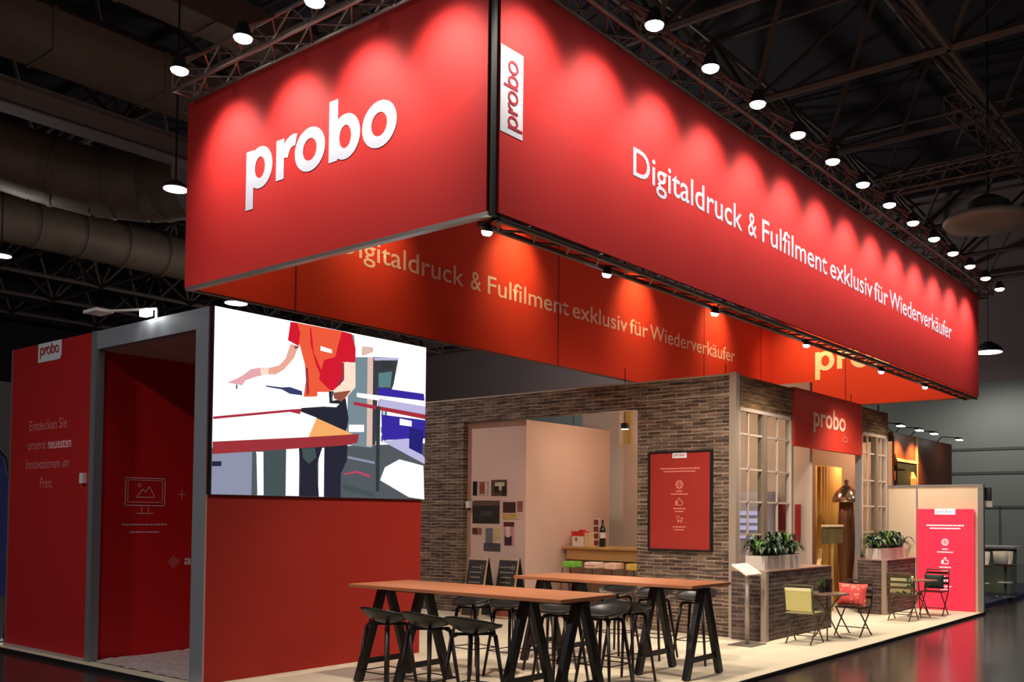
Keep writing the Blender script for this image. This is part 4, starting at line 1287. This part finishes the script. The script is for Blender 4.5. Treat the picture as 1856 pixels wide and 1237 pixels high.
# yellow curtain with folds
cu = MB()
pts = []
for i in range(61):
    t = i / 60
    pts.append((17.68 + 1.15 * t, 7.62 + 0.05 * math.sin(t * 50)))
vs, fs = [], []
for (x, y) in pts:
    vs += [(x, y, 0.02), (x, y, 2.75)]
for i in range(60):
    fs.append((2 * i, 2 * i + 2, 2 * i + 3, 2 * i + 1))
cu.quadset(vs, fs)
co = cu.build('curtain', mat('curtain_yellow', (220, 170, 84), 0.75), smooth=True)
co.modifiers.new('thick', 'SOLIDIFY').thickness = 0.01
tag(co, 'yellow pleated curtain inside the doorway under the red sign', 'curtain')
mb = MB(); mb.box(16.1, 17.3, 7.75, 7.85, 0.0, 2.05); mb.box(16.05, 17.35, 7.72, 7.86, 2.05, 2.10, 1)
tag(mb.build('room_divider', [mat('divider_pink', (170, 128, 118), 0.8), mat('divider_rim', (130, 96, 84), 0.7)]), 'pinkish grey partition left of the yellow curtain inside the doorway', 'partition')
# big metal lamp on a tall column
e = empty('standing_dome_lamp', (17.72, 7.05, 0), label='tall brown column topped with a shiny metal dome, at the right side of the doorway', cat='lamp')
mb = MB(); mb.lathe([(0.16, 0), (0.15, 0.3), (0.12, 0.6), (0.15, 0.9), (0.17, 1.3), (0.15, 1.7), (0.13, 2.05)], (17.72, 7.05, 0), 24); mb.build('column', mat('column_brown', (120, 78, 52), 0.35, 0.3), e, smooth=True)
mb = MB(); mb.lathe([(0.27, 2.02), (0.26, 2.10), (0.20, 2.22), (0.10, 2.32), (0.04, 2.36), (0.05, 2.44), (0.0, 2.46)], (17.72, 7.05, 0), 28); mb.build('dome', mat('dome_metal', (206, 180, 150), 0.18, 0.9), e, smooth=True)
mb = MB(); mb.box(16.40, 17.30, 6.95, 6.99, 1.24, 1.55); mb.box(16.40, 17.30, 6.93, 7.0, 1.55, 1.59, 1)
mb.box(16.83, 16.87, 6.95, 6.99, 0, 1.24, 2)
tag(mb.build('menu_board', [mat('board_moss', (98, 84, 48), 0.7, noise=0.3, nscale=15), mat('board_top', (236, 212, 170), 0.6), OAK]), 'small mossy green square board with a bright top edge inside the doorway', 'sign')
e = empty('stair_rail', (15.6, 7.3, 0), label='light wooden sloping handrail inside the doorway', cat='handrail')
mb = MB(); mb.bar((16.15, 6.95, 0.80), (17.0, 7.25, 1.12), 0.07, 0.04); mb.build('handrail', mat('rail_wood', (222, 182, 124), 0.5), e)
mb = MB(); mb.bar((16.3, 7.0, 0), (16.3, 7.0, 0.85), 0.05); mb.bar((16.95, 7.23, 0), (16.95, 7.23, 1.09), 0.05); mb.build('baluster', mat('rail_wood', (222, 182, 124), 0.5), e)
# shelf unit seen in the far window
e = empty('shelf_unit', (20.5, 7.3, 0), label='dark shelves with bottles seen through the far paned window', cat='shelf')
mb = MB(); mb.box(19.45, 21.6, 7.45, 7.5, 0, 3.6); mb.build('back_panel', mat('shelf_back', (140, 104, 80), 0.7, noise=0.35, nscale=5), e)
mb = MB()
for z in (1.3, 1.8, 2.3, 2.8):
    mb.box(19.45, 21.6, 7.2, 7.45, z, z + 0.03)
mb.build('shelf', mat('shelf_wood', (106, 66, 46), 0.6), e)
rnd = random.Random(4)
for k in range(16):
    z = (1.33, 1.83, 2.33, 2.83)[k % 4]; x = 19.7 + (k // 4) * 0.5 + rnd.uniform(-.06, .06)
    mb = MB(); mb.lathe([(0.055, 0), (0.055, 0.2), (0.02, 0.27), (0.02, 0.33), (0, 0.33)], (x, 7.32, z), 10)
    tag(mb.build('bottle', mat(('bottle_amber', 'bottle_dark', 'bottle_red')[k % 3], ((150, 80, 40), (50, 40, 30), (150, 40, 34))[k % 3], 0.2), smooth=True),
        'bottle on a dark shelf behind the far paned window', 'bottle', 'bottles behind the far window')

# ------------------------------------------------------------------ sign lectern in front of the low wall
e = empty('sign_stand', (11.6, 6.0, 0), label='white tilted information sign on a slim grey post beside the brick corner', cat='sign stand')
mb = MB(); mb.box(11.38, 11.82, 5.82, 6.18, 0.0, 0.012); mb.build('base_plate', mat('stand_base', (120, 110, 98), 0.5, 0.3), e, bevel=0.003)
mb = MB(); mb.tube((11.6, 6.0, 0.012), (11.6, 6.0, 1.0), 0.03, 16); mb.build('post', mat('stand_post', (170, 160, 148), 0.4, 0.4), e, smooth=True)
pl = Plane((11.6, 6.01, 1.01), (1, 0, 0), Vector((0, 0.22, 0.13)))
mb = MB(); mb.flat(pl, rect(-.22, .22, -.13, .13), 0.012, 0, th=0.02); mb.build('panel', mat('stand_panel', (244, 232, 214), 0.5), e)
mb = MB(); outline(mb, pl, rect(-.19, .19, -.10, .10), .004, 0.014)
for k in range(5):
    marks(mb, pl, 0, -.075 + k * .033, .26, .007, 50 + k, lift=.014)
mb.build('print', mat('stand_print', (206, 186, 160), 0.6), e)


# ------------------------------------------------------------------ folding bistro chairs and tables
GREENIRON = mat('bistro_frame', (84, 74, 48), 0.45, 0.3)
DARKIRON = mat('bistro_frame_dark', (52, 34, 30), 0.45, 0.3)


def bistro_chair(name_label, x, y, rz, iron, back):
    """faces +X at rz = 0"""
    e = empty('folding_chair', (0, 0, 0), label=name_label, cat='chair', group='folding bistro chairs')
    for s in (-1, 1):
        lg = MB(); lg.path([(-0.20, s * 0.20, 0.885), (-0.15, s * 0.20, 0.47), (0.19, s * 0.20, 0.03), (0.22, s * 0.20, 0.0)], 0.011, 8); lg.build('leg', iron, e, smooth=True)
        lg = MB(); lg.path([(0.20, s * 0.175, 0.45), (-0.18, s * 0.175, 0.03), (-0.215, s * 0.175, 0.0)], 0.011, 8); lg.build('leg', iron, e, smooth=True)
    mb = MB(); mb.tube((0.10, -0.2, 0.145), (0.10, 0.2, 0.145), 0.008, 6); mb.build('stretcher', iron, e)
    mb = MB(); mb.tube((-0.10, -0.18, 0.12), (-0.10, 0.18, 0.12), 0.008, 6); mb.build('stretcher', iron, e)
    mb = MB(); mb.tube((-0.20, -0.2, 0.885), (-0.20, 0.2, 0.885), 0.013, 8); mb.build('top_rail', iron, e)
    mb = MB()
    for k in range(6):
        x0 = -0.17 + k * 0.066
        mb.box(x0, x0 + 0.05, -0.2, 0.2, 0.455, 0.472)
    mb.build('seat', iron if back is None else mat('seat_slat', (170, 160, 110), 0.5), e)
    mb = MB()
    if back is None:
        for z in (0.62, 0.72, 0.82):
            xx = -0.15 - 0.05 * (z - 0.47) / 0.415
            mb.box(xx - 0.008, xx + 0.008, -0.2, 0.2, z - 0.022, z + 0.022)
        mb.build('backrest', iron, e)
    else:
        pl = Plane((-0.162, 0, 0.50), (0, 1, 0), Vector((-0.045, 0, 0.37)))
        mb.flat(pl, rect(-.185, .185, 0.0, 0.34), 0.014, 0, th=0.028)
        mb.build('backrest', back, e, bevel=0.004)
        mb = MB(); mb.flat(pl, rect(-.185, .185, 0.305, 0.345), 0.018, 0, th=0.036); mb.build('top_fold', mat('pale_canvas_light', (250, 240, 190), 0.6), e)
    e.location = (x, y, 0); e.rotation_euler = (0, 0, rz); e.scale = (1, 1, 0.9)
    return e


def bistro_table(x, y, lab, r=0.3, h=0.65):
    e = empty('bistro_table', (x, y, 0), label=lab, cat='table', group='round bistro tables')
    mb = MB(); mb.lathe([(0.0, h - 0.02), (r, h - 0.02), (r + .004, h - 0.01), (r, h), (0.0, h)], (x, y, 0), 32); mb.build('tabletop', mat('bistro_top', (120, 96, 78), 0.35, 0.2), e)
    for k in range(3):
        a = 2 * PI * k / 3 + 0.4
        c, s = math.cos(a), math.sin(a)
        mb = MB(); mb.path([(x + c * .22, y + s * .22, h - .02), (x + c * .02, y + s * .02, .40), (x - c * .18, y - s * .18, .04), (x - c * .22, y - s * .22, 0)], 0.010, 6); mb.build('leg', GREENIRON, e)
    mb = MB(); mb.lathe([(0.028, .37), (0.036, .40), (0.028, .43)], (x, y, 0), 14); mb.build('collar', GREENIRON, e)
    return e


CANVAS = mat('pale_canvas', (206, 196, 128), 0.65)
bistro_chair('folding chair with a plain pale yellow-green back, its back to the camera', 12.30, 5.50, 0.05, GREENIRON, CANVAS)
bistro_table(12.92, 5.42, 'small round bistro table with a little plant, between the pale chair and the coral-cushion chair')
bistro_chair('dark folding chair carrying the coral cushion, by the doorway', 13.56, 5.28, PI - 0.1, DARKIRON, None)


def cushion(c, sx, sy, sz, rot, m, lab, pat=None):
    mb = MB()
    N, K = 14, 8
    vs = []
    fs = []
    for i in range(N + 1):
        for j in range(N + 1):
            u, v = -1 + 2 * i / N, -1 + 2 * j / N
            e_ = (1 - abs(u) ** 3) * (1 - abs(v) ** 3)
            pin = 1 - 0.07 * (1 - u * u) * (abs(v) ** 3)
            pin2 = 1 - 0.07 * (1 - v * v) * (abs(u) ** 3)
            vs.append((0, u * sx * pin2, v * sz * pin, e_))
    n = len(vs)
    P = [(sy * max(0, e_) ** 0.55, y, z) for _, y, z, e_ in vs] + [(-sy * max(0, e_) ** 0.55, y, z) for _, y, z, e_ in vs]
    R = Matrix.Rotation(rot[2], 3, 'Z') @ Matrix.Rotation(rot[1], 3, 'Y')
    P = [Vector(c) + R @ Vector(p) for p in P]
    for i in range(N):
        for j in range(N):
            a = i * (N + 1) + j
            q = (a, a + N + 1, a + N + 2, a + 1)
            fs.append(q); fs.append(tuple(n + k for k in reversed(q)))
    mb.quadset(P, fs)
    o = mb.build('cushion', m, smooth=True)
    tag(o, lab, 'cushion', 'cushions on the bistro chairs')
    return o


def patternmat(name, a, b_, scale):
    m = bpy.data.materials.new(name); m.use_nodes = True; nt = m.node_tree; b = nt.nodes['Principled BSDF']; b.inputs['Roughness'].default_value = 0.8
    tc = nt.nodes.new('ShaderNodeTexCoord'); v = nt.nodes.new('ShaderNodeTexVoronoi'); v.inputs['Scale'].default_value = scale
    nt.links.new(tc.outputs['Object'], v.inputs['Vector'])
    cr = nt.nodes.new('ShaderNodeValToRGB'); cr.color_ramp.elements[0].position = 0.34; cr.color_ramp.elements[1].position = 0.42
    cr.color_ramp.elements[0].color = srgb(b_); cr.color_ramp.elements[1].color = srgb(a)
    nt.links.new(v.outputs['Distance'], cr.inputs[0]); nt.links.new(cr.outputs[0], b.inputs['Base Color'])
    return m


cushion((13.50, 5.28, 0.60), 0.23, 0.075, 0.165, (0, -0.2, PI - 0.1), patternmat('coral_pattern', (236, 84, 82), (250, 150, 130), 18), 'coral pink patterned cushion on the dark folding chair')
# small plant pot and black cup on the table
e = empty('potted_plant', (12.92, 5.50, 0.65), label='tiny green plant in a dark pot on the near bistro table', cat='plant')
mb = MB(); mb.lathe([(0.04, 0), (0.055, 0.09), (0.045, 0.09), (0.0, 0.085)], (12.92, 5.50, 0.65), 14); mb.build('pot', mat('pot_dark', (34, 30, 30), 0.5), e)
mb = MB(); rnd = random.Random(9)
for k in range(60):
    a = rnd.uniform(0, 2 * PI); t = rnd.uniform(.02, .085); p = Vector((12.92, 5.50, 0.73)); q = p + Vector((math.cos(a) * t, math.sin(a) * t, rnd.uniform(.03, .12)))
    mb.tube(p + (q - p) * .2, q, 0.008, 4, 0.002)
mb.build('foliage', mat('leaf_small', (70, 92, 30), 0.6), e)
mb = MB(); mb.box(13.04, 13.11, 5.42, 5.50, 0.65, 0.84)
tag(mb.build('table_card', BLACK), 'black upright menu card holder on the near bistro table', 'card holder')

bistro_chair('folding chair with the floral cushion, far group by the lit poster', 16.1, 5.42, 0.0, GREENIRON, None)
bistro_table(16.8, 5.36, 'small round bistro table in the far group beside the lit poster')
bistro_chair('dark folding chair right of the far bistro table, in front of the lit poster', 17.45, 5.30, PI, DARKIRON, None)
cushion((16.05, 5.42, 0.60), 0.20, 0.07, 0.155, (0, 0.1, 0), patternmat('floral_pattern', (226, 220, 170), (40, 110, 96), 14), 'pale cushion with green flowers on the far folding chair')
cushion((17.43, 5.30, 0.59), 0.18, 0.06, 0.13, (0, -0.1, PI), mat('dark_green_cushion', (26, 50, 46), 0.8), 'dark green cushion on the chair in front of the lit poster')

# ------------------------------------------------------------------ neighbouring stand, right background
e = empty('wooden_booth', (29.4, 9.0, 0), label='neighbouring stand wall of dark wood lit orange, beyond the brick pillar', cat='booth')
mb = MB(); mb.box(26.0, 31.48, 9.0, 9.2, -0.05, 4.1); mb.build('wood_wall', PANELWOOD, e)
mb = MB(); mb.box(27.9, 28.0, 8.96, 9.0, -0.05, 4.1); mb.box(26, 28, 8.95, 9.0, 3.30, 3.38); mb.build('trim_strip', mat('booth_trim', (200, 170, 130), 0.5), e)
mb = MB(); mb.box(26.2, 27.85, 8.95, 9.0, 2.3, 3.25); mb.build('picture_panel', mat('booth_picture', (38, 44, 32), 0.5, noise=0.3, nscale=4), e)
mb = MB(); mb.lathe([(0.0, 0), (0.10, 0.05), (0.12, 0.25), (0.05, 0.42), (0.0, 0.45)], (27.4, 8.93, 2.6), 12); mb.build('picture_motif', mat('motif_amber', (236, 176, 96), 0.5, emit=0.3), e)  # slight emission makes the picture motif glow as if lit
for i, (x, lab) in enumerate(((24.8, 'nearest the brick pillar'), (26.3, 'second from the brick pillar'), (27.6, 'third from the brick pillar'), (30.1, 'farthest right, alone against the grey wall'))):
    lm = empty('arm_lamp', (x, 8.4, 4.16), label='small spot lamp over the wooden neighbouring stand, ' + lab, cat='spot lamp', group='lamps over the wooden stand')
    mb = MB(); mb.box(x - .16, x + .16, 8.33, 8.47, 4.14, 4.20); mb.build('lamp_head', LAMPBODY, lm)
    mb = MB(); mb.box(x - .14, x + .14, 8.31, 8.45, 4.12, 4.14); mb.build('lens', LENS, lm)
    mb = MB(); mb.path([(x, 8.4, 4.2), (x, 8.9, 4.25), (max(26.1, x), 9.05, 4.1)], 0.015, 6); mb.build('arm', DARKSTEEL, lm)
    if i in (0, 1, 2):
        spot('lamp_light', (x, 8.4, 4.08), (x, 9.0, 2.8), 420, (1, 0.55, 0.22), 100, 1.0, 0.05, lm)

# blue platform, white shell stools and grey counter at the right edge
mb = MB(); mb.box(19.6, 27, 5.05, 7.0, -0.05, 0.04)
tag(mb.build('platform_blue', mat('blue_carpet', (44, 44, 84), 0.9)), 'low blue carpeted platform of the next stand at the right edge', 'platform')
mb = MB(); mb.box(23.0, 23.6, 5.3, 6.9, 0.04, 1.05); mb.box(22.9, 23.7, 5.2, 6.95, 1.05, 1.10, 1)
tag(mb.build('grey_counter', [mat('counter_grey', (120, 132, 122), 0.7), CERAM]), 'pale grey counter behind the white stools at the right edge', 'counter')
for i, (x, y, lab) in enumerate(((21.2, 5.45, 'white shell bar stool just right of the lit poster wall'), (21.9, 5.15, 'white shell bar stool with a brown seat at the right edge'))):
    s_ = empty('shell_stool', (x, y, 0.04), label=lab, cat='stool', group='white shell bar stools')
    mb = MB()
    vs, fs = [], []
    for a_ in range(13):
        t = PI * (-0.15 + 1.3 * a_ / 12)
        for (rr, zz) in ((0.14, 0.72), (0.22, 0.76), (0.24, 0.88), (0.25, 1.02)):
            vs.append((x + rr * math.cos(t), y + rr * math.sin(t), zz))
    for a_ in range(12):
        for k in range(3):
            fs.append((a_ * 4 + k, (a_ + 1) * 4 + k, (a_ + 1) * 4 + k + 1, a_ * 4 + k + 1))
    mb.quadset(vs, fs)
    sh_ = mb.build('shell', CERAM, s_, smooth=True); sh_.modifiers.new('thick', 'SOLIDIFY').thickness = 0.02
    mb = MB(); mb.lathe([(0.0, 0.70), (0.20, 0.71), (0.21, 0.74), (0.0, 0.75)], (x, y, 0), 20); mb.build('seat', mat('seat_brown', (96, 66, 54), 0.5), s_)
    mb = MB(); mb.tube((x, y, 0.05), (x, y, 0.70), 0.03, 10); mb.build('pedestal', ALUDARK, s_)
    mb = MB(); mb.lathe([(0.21, 0.04), (0.2, 0.06), (0.03, 0.08)], (x, y, 0), 20); mb.build('base', ALUDARK, s_)
    mb = MB(); mb.lathe([(0.14, 0.34), (0.155, 0.345), (0.155, 0.36), (0.14, 0.365)], (x, y, 0), 20); mb.build('footring', CERAM, s_)
# small dark and white boxes fixed at the top of the end wall post
mb = MB(); mb.box(18.5, 18.58, 4.60, 4.70, 2.06, 2.30); tag(mb.build('power_box', mat('vent_black', (40, 34, 38), 0.6)), 'small black slatted box fixed to the post right of the lit poster wall', 'box')
mb = MB(); mb.box(18.5, 18.58, 4.57, 4.70, 1.94, 2.05); tag(mb.build('power_box', CERAM), 'small white box right below the black one at the end of the poster wall', 'box')

# feather flag and poster at the far left edge
e = empty('feather_flag', (5.6, 14.2, -0.05), label='dark curved pole with a blue and pink flag at the left photo edge', cat='flag')
mb = MB()
pp = [(5.6, 14.05, 0.0), (5.6, 13.93, 0.9), (5.6, 13.90, 1.6), (5.6, 13.98, 2.1), (5.6, 14.15, 2.45), (5.6, 14.45, 2.6)]
mb.path(pp, 0.022, 8); mb.build('pole', BLACK, e)
mb = MB(); mb.quadset([(5.61, 14.02, 0.55), (5.61, 13.95, 1.2), (5.61, 13.95, 1.9), (5.61, 14.3, 2.5), (5.61, 15.2, 2.5), (5.61, 15.2, 0.55)], [(0, 1, 2, 3, 4, 5)])
fo = mb.build('flag_cloth', mat('flag_blue', (52, 62, 120), 0.7, noise=0.6, nscale=3), e); fo.modifiers.new('thick', 'SOLIDIFY').thickness = 0.005
mb = MB(); mb.lathe([(0.2, -0.05), (0.2, -0.02), (0.03, 0.0)], (5.6, 14.05, 0), 16); mb.build('foot', BLACK, e)
